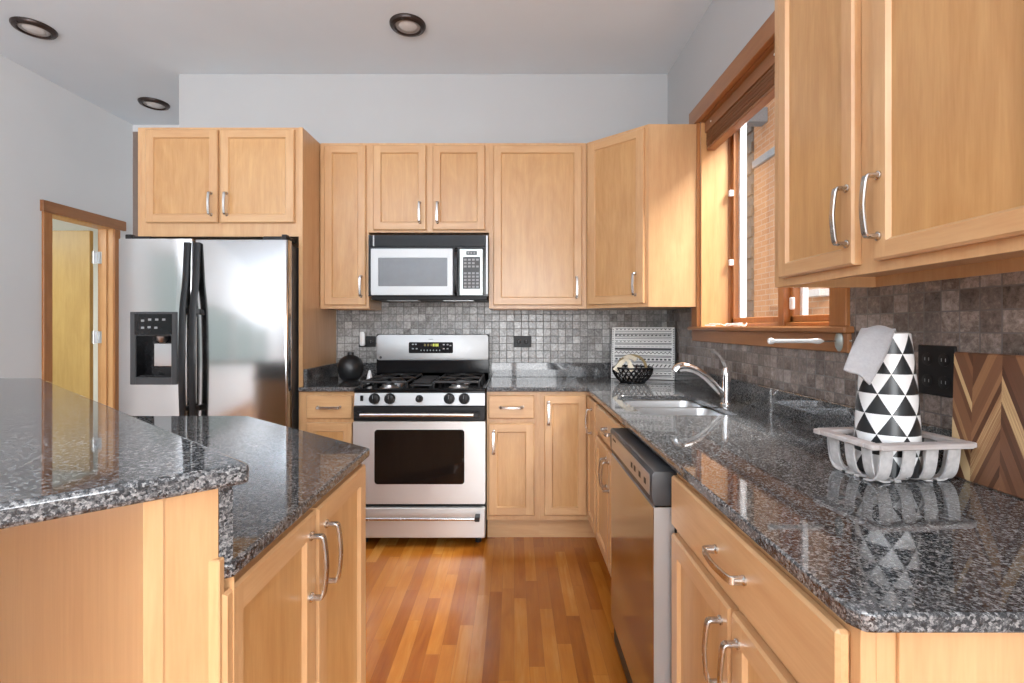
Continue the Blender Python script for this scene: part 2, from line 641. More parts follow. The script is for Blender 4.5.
# right wall with the window opening
WY0, WY1, WZ0, WZ1 = 1.68, 2.89, 1.268, 2.47
wr = MB()
wr.box(RW, RW + 0.27, REAR - 0.2, -3.4, 0, CEIL).box(RW, RW + 0.27, -1.0, WY0, 0, CEIL).box(RW, RW + 0.27, -3.4, -1.0, 0, 0.5).box(RW, RW + 0.27, -3.4, -1.0, 2.5, CEIL)  # the rear opening is made up for the added fill light
wr.box(RW + 0.1, RW + 0.2, -2.25, -2.15, 0.5, 2.5)
wr.box(RW, RW + 0.27, WY1, BACK, 0, CEIL)
wr.box(RW, RW + 0.27, WY0, WY1, 0, WZ0 - 0.012).box(RW, RW + 0.27, WY0, WY1, WZ1, CEIL)
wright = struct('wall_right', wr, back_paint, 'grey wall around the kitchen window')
# left wall with the doorway
DY0, DY1, DZ = 3.605, 4.165, 2.09
wl = MB()
wl.box(LW - 0.12, LW, REAR - 0.2, -2.5, 0, CEIL).box(LW - 0.12, LW, 1.0, DY0 - 0.012, 0, CEIL)
wl.box(LW - 0.12, LW, -2.5, 1.0, 0, 0.95).box(LW - 0.12, LW, -2.5, 1.0, 2.0, CEIL)
for wy in (-1.35, -0.2):
    wl.box(LW - 0.10, LW - 0.02, wy - 0.04, wy + 0.04, 0.95, 2.0)
wl.box(LW - 0.12, LW, DY1 + 0.012, 4.383, 0, CEIL)
wl.box(LW - 0.12, LW, DY0 - 0.012, DY1 + 0.012, DZ + 0.012, CEIL)
struct('wall_left', wl, wall_paint, 'grey wall with the open doorway')
# rear wall behind the camera with a window and a patio door
rr = MB()
rr.box(LW - 0.12, -0.95, REAR - 0.2, REAR, 0, CEIL).box(0.95, RW, REAR - 0.2, REAR, 0, CEIL)
rr.box(-0.95, 0.95, REAR - 0.2, REAR, 2.55, CEIL)
for rx in (0.0,):
    rr.box(rx - 0.05, rx + 0.05, REAR - 0.1, REAR - 0.03, 0, 2.55)
struct('wall_rear', rr, wall_paint)
# room seen through the doorway
sr = MB()
sr.box(-5.6, LW - 0.12, 4.9, 5.0, 0, 2.7).box(-5.7, -5.6, 2.2, 5.0, 0, 2.7).box(-5.6, LW - 0.12, 2.1, 2.2, 0, 2.7)
sr.box(-5.7, LW - 0.12, 2.1, 5.0, 2.7, 2.8).box(-5.7, LW - 0.12, 2.1, 5.0, -0.06, 0.0).box(LW - 0.12, LW - 0.1, 4.4, 5.0, 0, 2.7)
struct('wall_side_room', sr, white_paint, 'bright white room beyond the doorway')

tb = MB().box(-1.262, RW - 0.001, BACK - 0.008, BACK, 0.93, 1.47)
struct('tile_backsplash', tb, tile_back, 'grey tumbled stone mosaic tiles', wb)
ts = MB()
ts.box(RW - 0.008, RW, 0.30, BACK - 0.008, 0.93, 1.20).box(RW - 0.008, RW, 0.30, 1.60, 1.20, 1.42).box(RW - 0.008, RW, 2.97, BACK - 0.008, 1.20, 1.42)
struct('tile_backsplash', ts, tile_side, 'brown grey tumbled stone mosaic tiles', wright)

# doorway: casing, jamb lining, open door slab, two hinges
dr = thing('door_1', 'open birch door in reddish oak casing on the left wall', 'door', (LW, 3.885, 0))
dr['kind'] = 'structure'
xd = world_to(dr)
c = MB()
c.box(LW, LW + 0.018, 3.535, DY0, 0, 2.095, 0.003).box(LW, LW + 0.018, DY1, 4.225, 0, 2.095, 0.003)
c.build('casing', oak, dr, xf=xd)
MB().box(LW, LW + 0.026, 3.522, 4.28, 2.095, 2.176, 0.003).build('head_casing', oak_y, dr, xf=xd)
j = MB()
j.box(LW - 0.125, LW, DY1, DY1 + 0.02, 0, DZ).box(LW - 0.125, LW, DY0 - 0.02, DY0, 0, DZ).box(LW - 0.125, LW, DY0 - 0.02, DY1 + 0.02, DZ, DZ + 0.02)
j.box(LW - 0.085, LW - 0.045, DY1 - 0.012, DY1, 0, DZ, 0.002)
j.build('jamb', oak_light, dr, xf=xd)
MB().box(-4.095, -3.535, 4.115, 4.152, 0.01, 2.07, 0.002).build('door_slab', [birch], dr, xf=xd)
for zz in (1.80, 1.13, 0.25):
    h = MB()
    h.box(-3.532, -3.508, 4.13, 4.158, zz, zz + 0.10, 0.001).lathe([(0.007, zz - 0.004), (0.007, zz + 0.104)], (-3.512, 4.128, 0), 10)
    h.box(-3.506, -3.47, 4.160, 4.1645, zz, zz + 0.10, 0.001)
    h.build('hinge', hinge_m, dr, xf=xd)
struct('baseboard_left', MB().box(LW, LW + 0.014, REAR, 3.535, 0, 0.10, 0.003), oak_y)

# window in the right wall
wn = thing('window_1', 'oak framed casement window over the sink', 'window', (RW, 2.285, WZ0))
wn['kind'] = 'structure'
xw = world_to(wn)
c = MB()
c.box(RW - 0.021, RW, WY1, 2.98, WZ0, 2.462, 0.003).box(RW - 0.021, RW, 1.592, WY0, WZ0, 2.462, 0.003)
c.build('casing', oak, wn, xf=xw)
MB().box(RW - 0.030, RW, 1.57, 3.0, 2.462, 2.56, 0.004).build('head_casing', oak_y, wn, xf=xw)
MB().box(RW - 0.040, RW + 0.155, 1.572, 2.998, 1.247, 1.268, 0.004).build('sill', oak_y, wn, xf=xw)
MB().box(RW - 0.020, RW, 1.585, 2.975, 1.182, 1.247, 0.003).build('apron', oak_y, wn, xf=xw)
c = MB()
c.box(RW, RW + 0.155, WY1 - 0.014, WY1, WZ0, WZ1).box(RW, RW + 0.155, WY0, WY0 + 0.014, WZ0, WZ1)
c.build('jamb', oak_light, wn, xf=xw)
MB().box(RW, RW + 0.155, WY0 + 0.014, WY1 - 0.014, WZ1 - 0.014, WZ1).build('head_jamb', oak_y, wn, xf=xw)
X0 = RW + 0.155
c = MB()
c.box(X0, X0 + 0.06, WY1 - 0.018, WY1, WZ0, WZ1, 0.003).box(X0, X0 + 0.06, WY0, WY0 + 0.018, WZ0, WZ1, 0.003)
c.box(X0, X0 + 0.06, WY0, WY1, WZ1 - 0.03, WZ1, 0.003).box(X0, X0 + 0.06, WY0, WY1, WZ0 - 0.01, WZ0 + 0.020, 0.003)
c.box(X0 - 0.012, X0 + 0.06, 2.262, 2.312, WZ0, WZ1, 0.003)
c.build('window_frame', oak, wn, xf=xw)
for a, b in ((2.312, WY1 - 0.018), (WY0 + 0.018, 2.262)):
    s = MB()
    f = 0.026
    s.box(X0 + 0.018, X0 + 0.05, a, a + f, WZ0 + 0.02, WZ1 - 0.03, 0.003).box(X0 + 0.018, X0 + 0.05, b - f, b, WZ0 + 0.02, WZ1 - 0.03, 0.003)
    s.box(X0 + 0.018, X0 + 0.05, a, b, WZ0 + 0.02, WZ0 + 0.05, 0.003).box(X0 + 0.018, X0 + 0.05, a, b, WZ1 - 0.06, WZ1 - 0.03, 0.003)
    so = s.build('sash', oak, wn, xf=xw)
    v = MB()
    v.box(X0 + 0.05, X0 + 0.075, a, a + 0.045, WZ0, WZ1).box(X0 + 0.05, X0 + 0.075, b - 0.045, b, WZ0, WZ1)
    v.box(X0 + 0.05, X0 + 0.072, a, b, WZ0, WZ0 + 0.03)
    v.build('outer_frame', vinyl, so, xf=xw)
    MB().box(X0 + 0.036, X0 + 0.04, a + f - 0.004, b - f + 0.004, WZ0 + 0.046, WZ1 - 0.056).build('pane', glass, so, xf=xw)
for zz in (1.62, 2.02):
    MB().box(X0 - 0.006, X0 + 0.02, 2.842, 2.86, zz, zz + 0.035, 0.003).build('latch', vinyl, wn, xf=xw)
MB().box(X0 + 0.0, X0 + 0.016, 2.215, 2.24, 1.345, 1.40, 0.004).build('latch', vinyl, wn, xf=xw)

# ------------------------------------------------------------------ exterior beyond the window
nb = thing('brick_building', 'orange brick neighbouring building seen through the window', 'building', (3.4, 5.0, 0))
xn = world_to(nb)
MB().box(3.4, 3.7, 0.6, 7.02, 0, 4.9).build('wall', brick_m, nb, xf=xn)
q = MB()
for k in range(33):
    q.box(3.36 if k % 2 else 3.39, 3.75, 7.0, 7.62 if k % 2 else 7.50, k * 0.15, k * 0.15 + 0.145, 0.004)
q.build('corner_pier', dark_stone, nb, xf=xn)
MB().box(3.36, 3.42, 4.0, 6.98, 3.50, 3.60, 0.006).build('stone_band', stone_grey, nb, xf=xn)
MB().box(3.15, 3.42, 6.62, 6.80, 4.02, 4.22, 0.01).build('vent_hood', stone_grey, nb, xf=xn)
MB().box(3.28, 3.42, 5.30, 5.62, 1.60, 1.68, 0.006).build('window_ledge', whitewash, nb, xf=xn)
d = MB()
d.box(3.30, 3.42, 5.82, 5.90, 0, 3.3, 0.004).box(3.34, 3.42, 5.91, 5.99, 0, 3.3, 0.004)
d.build('downspout', vinyl, nb, xf=xn)
MB().box(3.36, 3.42, 5.72, 5.81, 0, 3.3).build('shutter', dark_stone, nb, xf=xn)
struct('wall_sky_screen', MB().box(-7.2, -7.0, -30, 6, -0.5, 6.0), plain('pale_green_screen', (0.44, 0.50, 0.46), 0.9), 'pale green screen added outside the left windows')  # unseen screen added to keep bright sky out of the refrigerator's reflection
struct('ground_alley', MB().box(-9, 9, -30, 14, -0.5, -0.4), asphalt)


# ------------------------------------------------------------------ cabinet parts
def add_handle(parent, x, y, z, vertical=True, L=0.128, name='handle'):
    """bowed strap pull on two round posts; (x, y, z) is the centre on the door face"""
    h = L / 2
    pts = [(0.0, -h), (-0.020, -h), (-0.027, -h * 0.94), (-0.031, -h * 0.6), (-0.034, 0.0), (-0.031, h * 0.6), (-0.027, h * 0.94), (-0.020, h), (0.0, h)]
    pts = smooth_path([(0, a, b) for a, b in pts], 3)
    if vertical:
        path = [(x, y + p[1], z + p[2]) for p in pts]
        up = (1, 0, 0)
    else:
        path = [(x + p[2], y + p[1], z) for p in pts]
        up = (0, 0, 1)
    n = len(path)
    sc_ = [1.0 + 0.18 * abs(2 * i / (n - 1) - 1) for i in range(n)]
    m = MB()
    a, b = 0.0030, 0.0074
    prof = [(a, -b * 0.8), (a, b * 0.8), (a * 0.4, b), (-a * 0.4, b), (-a, b * 0.8), (-a, -b * 0.8), (-a * 0.4, -b), (a * 0.4, -b)]
    m.sweep(path, prof, up, scales=sc_)
    for s in (-h, h):
        c = (x, y, z + s) if vertical else (x + s, y, z)
        m.lathe([(0.0095, 0.0), (0.0095, -0.003), (0.006, -0.006), (0.0052, -0.021)], c, 14, 'y')
    return m.build(name, nickel, parent)


def make_panel_door(x0, x1, z0, z1, y=0.0, t=0.020, st=0.048, rec=0.009):
    """a flat recessed panel door with bevelled edges, two wood directions (0 vertical grain, 1 horizontal)"""
    m = MB()
    bm = m.bm
    yf = y - t
    ch = 0.005

    def ring(ax0, ax1, az0, az1, yy):
        return [bm.verts.new(p) for p in ((ax0, yy, az0), (ax1, yy, az0), (ax1, yy, az1), (ax0, yy, az1))]
    B = ring(x0, x1, z0, z1, y)
    E = ring(x0, x1, z0, z1, yf + ch)
    O = ring(x0 + ch, x1 - ch, z0 + ch, z1 - ch, yf)
    I = ring(x0 + st, x1 - st, z0 + st, z1 - st, yf)
    P = ring(x0 + st + 0.006, x1 - st - 0.006, z0 + st + 0.006, z1 - st - 0.006, yf + rec)
    fs = [bm.faces.new(B), bm.faces.new(P)]
    fs[1].material_index = 2
    grain = [1, 0, 1, 0]
    for a, b in ((B, E), (E, O)):
        for k in range(4):
            l = (k + 1) % 4
            f = bm.faces.new([a[k], a[l], b[l], b[k]])
            f.material_index = grain[k]
            fs.append(f)
    # stiles run the whole height, rails fit between them
    s0 = [bm.verts.new((x0 + st, yf, z0 + ch)), bm.verts.new((x0 + st, yf, z1 - ch))]
    s1 = [bm.verts.new((x1 - st, yf, z0 + ch)), bm.verts.new((x1 - st, yf, z1 - ch))]
    for q, g in (([O[0], s0[0], I[0], I[3], s0[1], O[3]], 0), ([s1[0], O[1], O[2], s1[1], I[2], I[1]], 0), ([s0[0], s1[0], I[1], I[0]], 1), ([I[3], I[2], s1[1], s0[1]], 1)):
        f = bm.faces.new(q)
        f.material_index = g
        fs.append(f)
    for k in range(4):
        l = (k + 1) % 4
        f = bm.faces.new([I[k], I[l], P[l], P[k]])
        f.material_index = grain[k]
        fs.append(f)
    bmesh.ops.recalc_face_normals(bm, faces=fs)
    return m


def add_door(parent, x0, x1, z0, z1, hx=None, hz=None, y=0.0, st=0.048, name='door'):
    d = make_panel_door(x0, x1, z0, z1, y, st=st).build(name, [maple, maple_h, maple_panel], parent, angle=20)
    if hx is not None:
        add_handle(d, hx, y - 0.020, hz, True)
    return d


def add_drawer(parent, x0, x1, z0, z1, handle=True, y=0.0, hx=None, name='drawer_front'):
    m = MB()
    m.box(x0, x1, y - 0.020, y, z0, z1, 0.005)
    d = m.build(name, maple_h, parent, angle=20)
    if handle:
        add_handle(d, (x0 + x1) / 2 if hx is None else hx, y - 0.020, (z0 + z1) / 2, False)
    return d


def carcass(parent, w, d, z0, z1, open_top=False, lip=0.03, name='body', x0=0.0):
    m = MB()
    t = 0.018
    x1 = x0 + w
    zl = z0 + max(lip + 0.012, 0.03)
    m.box(x0 + 0.02, x1 - 0.02, 0, 0.02, z0, zl).box(x0 + 0.02, x1 - 0.02, 0, 0.02, z1 - 0.035, z1)
    m.box(x0, x0 + 0.02, 0, 0.02, z0, z1, 0.0008).box(x1 - 0.02, x1, 0, 0.02, z0, z1, 0.0008)
    m.box(x0 + 0.02, x1 - 0.02, 0.001, 0.02, zl, z1 - 0.035)
    m.box(x0, x0 + t, 0.02, d, z0, z1).box(x1 - t, x1, 0.02, d, z0, z1)
    m.box(x0 + t, x1 - t, d - 0.01, d, z0, z1).box(x0 + t, x1 - t, 0.02, d - 0.01, z0 + lip, z0 + lip + t)
    if not open_top:
        m.box(x0 + t, x1 - t, 0.02, d - 0.01, z1 - t, z1)
    return m.build(name, maple, parent)


UZ0, UZ1 = 1.385, 2.457
DZ0, DZ1 = 1.407, 2.438


def wall_cabinet(label, x0, x1, z0, doors, y=3.2, d=0.30):
    t = thing('wall_cabinet', label, 'cabinet', (x0, y, z0), 0, 'maple wall cabinets')
    carcass(t, x1 - x0, d, 0, UZ1 - z0)
    for (a, b, za, zb, hx, hz) in doors:
        add_door(t, a - x0, b - x0, za - z0, zb - z0, hx - x0, hz - z0)
    return t


wall_cabinet('narrow maple wall cabinet between the tall refrigerator panel and the microwave', -1.255, -0.94, UZ0,
             [(-1.223, -0.956, DZ0, DZ1, -0.984, 1.528)])
wall_cabinet('two-door maple wall cabinet directly above the microwave', -0.94, -0.162, 1.878,
             [(-0.908, -0.567, 1.892, DZ1, -0.606, 2.003), (-0.525, -0.187, 1.892, DZ1, -0.492, 2.003)])
wall_cabinet('wide single-door maple wall cabinet right of the microwave', -0.162, 0.468, UZ0,
             [(-0.133, 0.437, DZ0, DZ1, 0.402, 1.521)])
# diagonal corner wall cabinet
ang = math.atan2(2.90 - 3.2, 0.790 - 0.470)
t = thing('corner_wall_cabinet', 'diagonal maple corner wall cabinet left of the window', 'cabinet', (0.470, 3.2, UZ0), ang, 'maple wall cabinets')
MB().prism([(0.470, 3.2), (0.790, 2.90), (RW - 0.002, 2.90), (RW - 0.002, 3.5), (0.470, 3.5)], UZ0, UZ1).build('body', maple, t, xf=world_to(t))
Ld = math.hypot(0.32, 0.30)
add_door(t, 0.022, Ld - 0.022, DZ0 - UZ0, DZ1 - UZ0, Ld - 0.076, 1.521 - UZ0)
# cabinet over the refrigerator
t = thing('refrigerator_wall_cabinet', 'deep two-door maple cabinet above the stainless refrigerator', 'cabinet', (-2.246, 2.95, 1.806), 0, 'maple wall cabinets')
carcass(t, 0.962, 0.55, 0, UZ1 - 1.806)
for a, b, hx in ((-2.190, -1.760, -1.796), (-1.745, -1.306, -1.704)):
    add_door(t, a + 2.246, b + 2.246, 1.886 - 1.806, 2.440 - 1.806, hx + 2.246, 1.996 - 1.806)
tag(MB().box(-2.316, -2.248, 3.0, 3.5, 0, UZ1 - 0.004, 0.001).build('shade_strip', plain('painted_shade_brown', (0.14, 0.10, 0.078), 0.6)), 'dark brown strip standing in for shaded wall left of the refrigerator', 'panel')  # added strip, the shade of the wall behind is put into its brown
t = tag(MB().box(-1.284, -1.260, 2.945, 3.505, 0, UZ1, 0.001).build('refrigerator_side_panel', maple), 'tall maple end panel standing between the refrigerator and the range counter', 'panel')
# right-hand upper cabinet
t = thing('wall_cabinet', 'large two-door maple wall cabinet near the viewer above the paper towel holder', 'cabinet', (0.786, 1.490, UZ0), -PI / 2, 'maple wall cabinets')
carcass(t, 0.83, 0.302, 0, UZ1 - UZ0, lip=0.030)
add_door(t, 0.055, 0.372, DZ0 - UZ0, DZ1 - UZ0, 0.353, 1.521 - UZ0, st=0.038)
add_door(t, 0.432, 0.790, DZ0 - UZ0, DZ1 - UZ0, 0.451, 1.521 - UZ0, st=0.038)

# base cabinets on the back wall
BZ1, TK = 0.888, 0.134


def toe(parent, w, x0=0.0, d=0.075, depth=0.55):
    return MB().box(x0, x0 + w, d, d + 0.018, 0, TK).build('toe_kick', maple_h, parent)


t = thing('base_cabinet', 'narrow maple base cabinet left of the range', 'cabinet', (-1.258, 2.90, 0), 0, 'maple base cabinets')
carcass(t, 0.332, 0.60, TK, BZ1)
toe(t, 0.332)
add_drawer(t, 0.046, 0.312, 0.731, 0.866)
add_door(t, 0.046, 0.312, 0.165, 0.706, 0.074, 0.545)
t = thing('base_cabinet', 'maple base cabinet with drawer over door right of the range', 'cabinet', (-0.160, 2.90, 0), 0, 'maple base cabinets')
carcass(t, 0.310, 0.60, TK, BZ1)
toe(t, 0.310)
add_drawer(t, 0.011, 0.278, 0.731, 0.866)
add_door(t, 0.011, 0.278, 0.165, 0.703, 0.041, 0.594)
# corner base cabinet with a folding two-leaf door
t = thing('corner_base_cabinet', 'maple corner base cabinet with folding doors in the inside corner', 'cabinet', (0.445, 2.90, 0), 0, 'maple base cabinets')
xc = world_to(t)
MB().prism([(0.150, 2.90), (0.445, 2.90), (0.445, 2.60), (1.05, 2.60), (1.05, 3.50), (0.150, 3.50)], TK, BZ1).build('body', maple, t, xf=xc)
tk = MB().box(0.150, 0.538, 2.975, 2.993, 0, TK).box(0.520, 0.538, 2.60, 2.975, 0, TK)
tk.build('toe_kick', maple_h, t, xf=xc)
add_door(t, 0.176 - 0.445, 0.423 - 0.445, 0.165, 0.866, 0.201 - 0.445, 0.762, st=0.046)
leaf = make_panel_door(0.022, 0.288, 0.165, 0.866, 0.0, st=0.046)
lo = leaf.build('door', [maple, maple_h, maple_panel], t, xf=Matrix.Rotation(-PI / 2, 4, 'Z'), angle=20)
hd = add_handle(lo, 0.20, -0.020, 0.75, True)
hd.data.transform(Matrix.Rotation(-PI / 2, 4, 'Z'))

# right run (faces look left, towards -X)
FX = 0.445
t = thing('sink_base_cabinet', 'maple sink base cabinet with two doors beside the dishwasher', 'cabinet', (FX, 2.598, 0), -PI / 2, 'maple base cabinets')
carcass(t, 0.640, 0.60, TK, BZ1, open_top=True)
toe(t, 0.640)
add_drawer(t, 0.020, 0.620, 0.731, 0.866, hx=0.40)
add_door(t, 0.020, 0.348, 0.165, 0.703, 0.318, 0.594)
add_door(t, 0.354, 0.632, 0.165, 0.703, 0.384, 0.594)

t = thing('drawer_base_cabinet', 'maple base cabinet with wide drawer at the near end of the right counter', 'cabinet', (FX, 1.350, 0), -PI / 2, 'maple base cabinets')
carcass(t, 0.716, 0.60, TK, BZ1)
toe(t, 0.716)
add_drawer(t, 0.012, 0.700, 0.731, 0.866, hx=0.375)
add_door(t, 0.012, 0.371, 0.165, 0.708, 0.335, 0.600)
add_door(t, 0.380, 0.700, 0.165, 0.708, 0.412, 0.600)
MB().box(0.716, 0.722, 0.045, 0.60, 0.0, BZ1, 0.001).build('end_panel', maple, t)


# ------------------------------------------------------------------ counters
CT, CB = 0.914, 0.889


def add_bevel(o, w=0.004, seg=2):
    b = o.modifiers.new('edge', 'BEVEL')
    b.width = w
    b.segments = seg
    b.limit_method = 'ANGLE'
    b.angle_limit = math.radians(40)
    return o


ct = thing('countertop', 'long L-shaped speckled grey granite countertop along back and right walls', 'countertop', (0.42, 2.875, CB))
xc = world_to(ct)
SX0, SX1, SY0, SY1 = 0.525, 0.905, 1.972, 2.545
outer = [(-0.160, 2.875), (0.420, 2.875), (0.420, 0.625), (0.430, 0.610), (0.446, 0.606), (RW - 0.010, 0.606), (RW - 0.010, 3.500), (-0.160, 3.500)]
hole = rrect(SX0, SX1, SY0, SY1, 0.05)
o = MB().prism_hole(outer, hole, CB, CT).build('slab', granite, ct, xf=xc, angle=30)
add_bevel(o)
s = MB()
s.box(-0.160, RW - 0.010, 3.478, 3.500, CT, 1.014, 0.002).box(RW - 0.032, RW - 0.010, 0.62, 3.478, CT, 1.014, 0.002)
s.build('granite_upstand', granite, ct, xf=xc)

c2 = thing('countertop', 'small dark granite countertop left of the range under the black vase', 'countertop', (-1.09, 2.9, CB))
x2 = world_to(c2)
add_bevel(MB().prism([(-1.258, 2.875), (-0.926, 2.875), (-0.926, 3.5), (-1.258, 3.5)], CB, CT).build('slab', granite, c2, xf=x2))
MB().box(-1.258, -0.926, 3.478, 3.5, CT, 1.014, 0.002).box(-1.258, -1.236, 2.95, 3.478, CT, 1.014, 0.002).build('granite_upstand', granite, c2, xf=x2)

# island: low counter, cabinet, raised bar on a half wall
U = Vector((-0.7716, 0.6361))
NO = Vector((-0.6361, -0.7716))
A = Vector((-0.437, 0.730))


def P(a, u=0.0, n=0.0):
    v = a + U * u + NO * n
    return (v.x, v.y)


il = thing('island_countertop', 'lower granite countertop of the island with a clipped corner', 'countertop', (-0.8, 1.5, CB))
xi = world_to(il)
low = [(-0.420, 0.742), (-0.420, 1.440), (-1.055, 1.960), (-1.90, 1.960), P(A, 1.86, -0.001), P(A, 0.0, -0.001)]
add_bevel(MB().prism(list(reversed(low)), CB, CT).build('slab', granite, il, xf=xi), 0.005)
up = [P(A, 0.0, -0.001), P(A, 1.86, -0.001), P(A, 1.86, -0.020), P(A, 0.0, -0.020)]
MB().prism(up, CT, 1.036).build('granite_upstand', granite, il, xf=xi)

ic = thing('island_cabinet', 'maple island cabinet with two tall doors facing the aisle', 'cabinet', (-0.445, 0.745, 0), PI / 2)
xk = world_to(ic)
body = [(-0.445, 0.750), (-0.445, 1.425), (-1.065, 1.932), (-1.86, 1.932), P(A, 1.82, -0.022), P(A, 0.0, -0.022)]
MB().prism(list(reversed(body)), 0.10, BZ1).build('body', maple, ic, xf=xk)
kick = [(-0.515, 0.83), (-0.515, 1.39), (-1.09, 1.86), (-1.80, 1.86), P(A, 1.7, -0.09), P(A, 0.1, -0.09)]
MB().prism(list(reversed(kick)), 0.0, 0.10).build('toe_kick', maple_h, ic, xf=xk)
add_door(ic, -0.017, 0.318, 0.14, 0.872, 0.287, 0.765)
add_door(ic, 0.328, 0.676, 0.14, 0.872, 0.372, 0.757)

pw = thing('bar_half_wall', 'maple clad half wall carrying the raised granite bar', 'half wall', (-0.9, 1.0, 0))
xp = world_to(pw)
T = 0.088
wallp = [P(A, 0.006, 0.0), P(A, 1.86, 0.0), P(A, 1.86, T), P(A, 0.006, T)]
MB().prism(wallp, 0, 1.036).build('body', maple, pw, xf=xp)
# cladding on the end: a broad board and a corner post
MB().prism([P(A, 0.0, 0.0), P(A, 0.006, 0.0), P(A, 0.006, 0.069), P(A, 0.0, 0.069)], 0, 1.036).build('end_panel', maple, pw, xf=xp)
MB().prism([P(A, -0.003, 0.0695), P(A, 0.006, 0.0695), P(A, 0.010, T + 0.004), P(A, -0.003, T + 0.004)], 0, 1.036).build('corner_post', maple, pw, xf=xp)
MB().prism([P(A, 0.012, T), P(A, 1.86, T), P(A, 1.86, T + 0.003), P(A, 0.012, T + 0.003)], 0, 1.036).build('outer_panel', maple, pw, xf=xp)
MB().box(-0.4475, -0.4300, 0.7200, 0.7350, 0, 0.925, 0.002).build('corner_trim', maple, pw, xf=xp)

bt = [(-0.392, 0.716), (-0.386, 0.724), (-1.848, 1.930), (-2.45, 1.930), (-2.60, 1.35), (-1.25, -0.030), (-0.404, 0.704)]
o = MB().prism(list(reversed(bt)), 1.037, 1.067).build('bar_countertop', granite)
add_bevel(o, 0.007, 3)
tag(o, 'raised speckled granite bar top in the left foreground', 'countertop')

# ------------------------------------------------------------------ sink and faucet
sk = thing('sink', 'double bowl stainless undermount sink set into the right counter', 'sink', (0.715, 2.26, 0.70))
xs = world_to(sk)


def bowl(x0, x1, y0, y1, zt, zb):
    m = MB()
    levels = [(0.012, zt, 0.055), (0.0, zt, 0.05), (-0.004, zt - 0.02, 0.05), (-0.014, zb + 0.03, 0.05), (-0.022, zb + 0.01, 0.045), (-0.045, zb, 0.03)]
    rings = []
    for off, z, r in levels:
        rings.append([m.bm.verts.new((px, py, z)) for px, py in rrect(x0 - off, x1 + off, y0 - off, y1 + off, r)])
    fs = []
    for a, b in zip(rings, rings[1:]):
        for i in range(len(a)):
            j = (i + 1) % len(a)
            fs.append(m.bm.faces.new([a[i], a[j], b[j], b[i]]))
    fs.append(m.bm.faces.new(rings[-1]))
    m.lathe([(0.042, zb + 0.001), (0.040, zb + 0.003), (0.03, zb + 0.0015)], ((x0 + x1) / 2, (y0 + y1) / 2, 0), 20)
    return m.build('bowl', sink_steel, sk, xf=xs, angle=50)


bowl(SX0 + 0.002, SX1 - 0.002, 2.338, SY1 - 0.002, 0.887, 0.73)
bowl(SX0 + 0.002, SX1 - 0.002, SY0 + 0.002, 2.312, 0.887, 0.70)

fc = thing('faucet', 'chrome pull-out kitchen faucet behind the sink', 'faucet', (0.962, 2.24, CT))
MB().lathe([(0.027, 0.0), (0.027, 0.004), (0.022, 0.010), (0.0205, 0.03), (0.0205, 0.135), (0.019, 0.150), (0.013, 0.166), (0.0, 0.172)], (0, 0, 0), 24, cap=False).build('body', chrome, fc)
sp = smooth_path([(-0.010, 0, 0.040), (-0.045, 0, 0.078), (-0.085, 0, 0.120), (-0.125, 0, 0.150), (-0.165, 0, 0.166), (-0.195, 0, 0.170)], 5)
n = len(sp)
MB().tube(sp, 0.0155, 14, scales=[1.0 + 0.15 * i / n for i in range(n)], up=(0, 1, 0)).build('spout', chrome, fc)
sh = smooth_path([(-0.150, 0, 0.1615), (-0.180, 0, 0.170), (-0.205, 0, 0.170), (-0.222, 0, 0.163), (-0.230, 0, 0.150)], 5)
MB().tube(sh, 0.0195, 14, scales=[0.92 + 0.02 * min(i, 8) - 0.012 * max(0, i - 12) for i in range(len(sh))], up=(0, 1, 0)).build('spray_head', chrome, fc)
lv = smooth_path([(0.0, 0, 0.165), (-0.010, 0, 0.185), (-0.025, 0, 0.212), (-0.048, 0, 0.236), (-0.072, 0, 0.240)], 5)
MB().sweep(lv, [(0.0055, 0.004), (-0.0055, 0.004), (-0.0055, -0.004), (0.0055, -0.004)], (0, 1, 0), scales=[1.25 - 0.3 * math.sin(PI * i / len(lv)) for i in range(len(lv))]).build('lever', chrome, fc)

# ------------------------------------------------------------------ refrigerator
fr = thing('refrigerator', 'stainless side-by-side refrigerator with ice dispenser left of the range', 'refrigerator', (-1.765, 3.1, 0))
xf = world_to(fr)
FY = 2.81
MB().box(-2.228, -1.296, 2.885, 3.48, 0.03, 1.745, 0.004).build('case', grey_black, fr, xf=xf)
MB().box(-2.20, -1.32, 2.86, 2.884, 0.02, 0.11, 0.003).build('base_grille', satin_black, fr, xf=xf)


def bowed_door(x0, x1, z0, z1, name, cut=None):
    """a door skin with softly rounded vertical edges; cut = (x0, x1, z0, z1) of an opening"""
    m = MB()
    if cut is None:
        m.prism(rrect(x0, x1, FY, 2.878, 0.018, 5), z0, z1, 0.002)
    else:
        cx0, cx1, cz0, cz1 = cut
        m.prism([(cx0, 2.878), (x0, 2.878), (x0, FY + 0.018), (x0 + 0.002, FY + 0.010), (x0 + 0.006, FY + 0.004), (x0 + 0.014, FY), (cx0, FY)][::-1], z0, z1)
        m.prism([(cx1, FY), (x1 - 0.014, FY), (x1 - 0.006, FY + 0.004), (x1 - 0.002, FY + 0.010), (x1, FY + 0.018), (x1, 2.878), (cx1, 2.878)], z0, z1)
        m.box(cx0, cx1, FY, 2.878, z0, cz0).box(cx0, cx1, FY, 2.878, cz1, z1)
        m.box(cx0, cx1, 2.872, 2.878, cz0, cz1)
        bmesh.ops.remove_doubles(m.bm, verts=m.bm.verts, dist=0.0004)
    return m.build(name, fridge_steel, fr, xf=xf, angle=28)


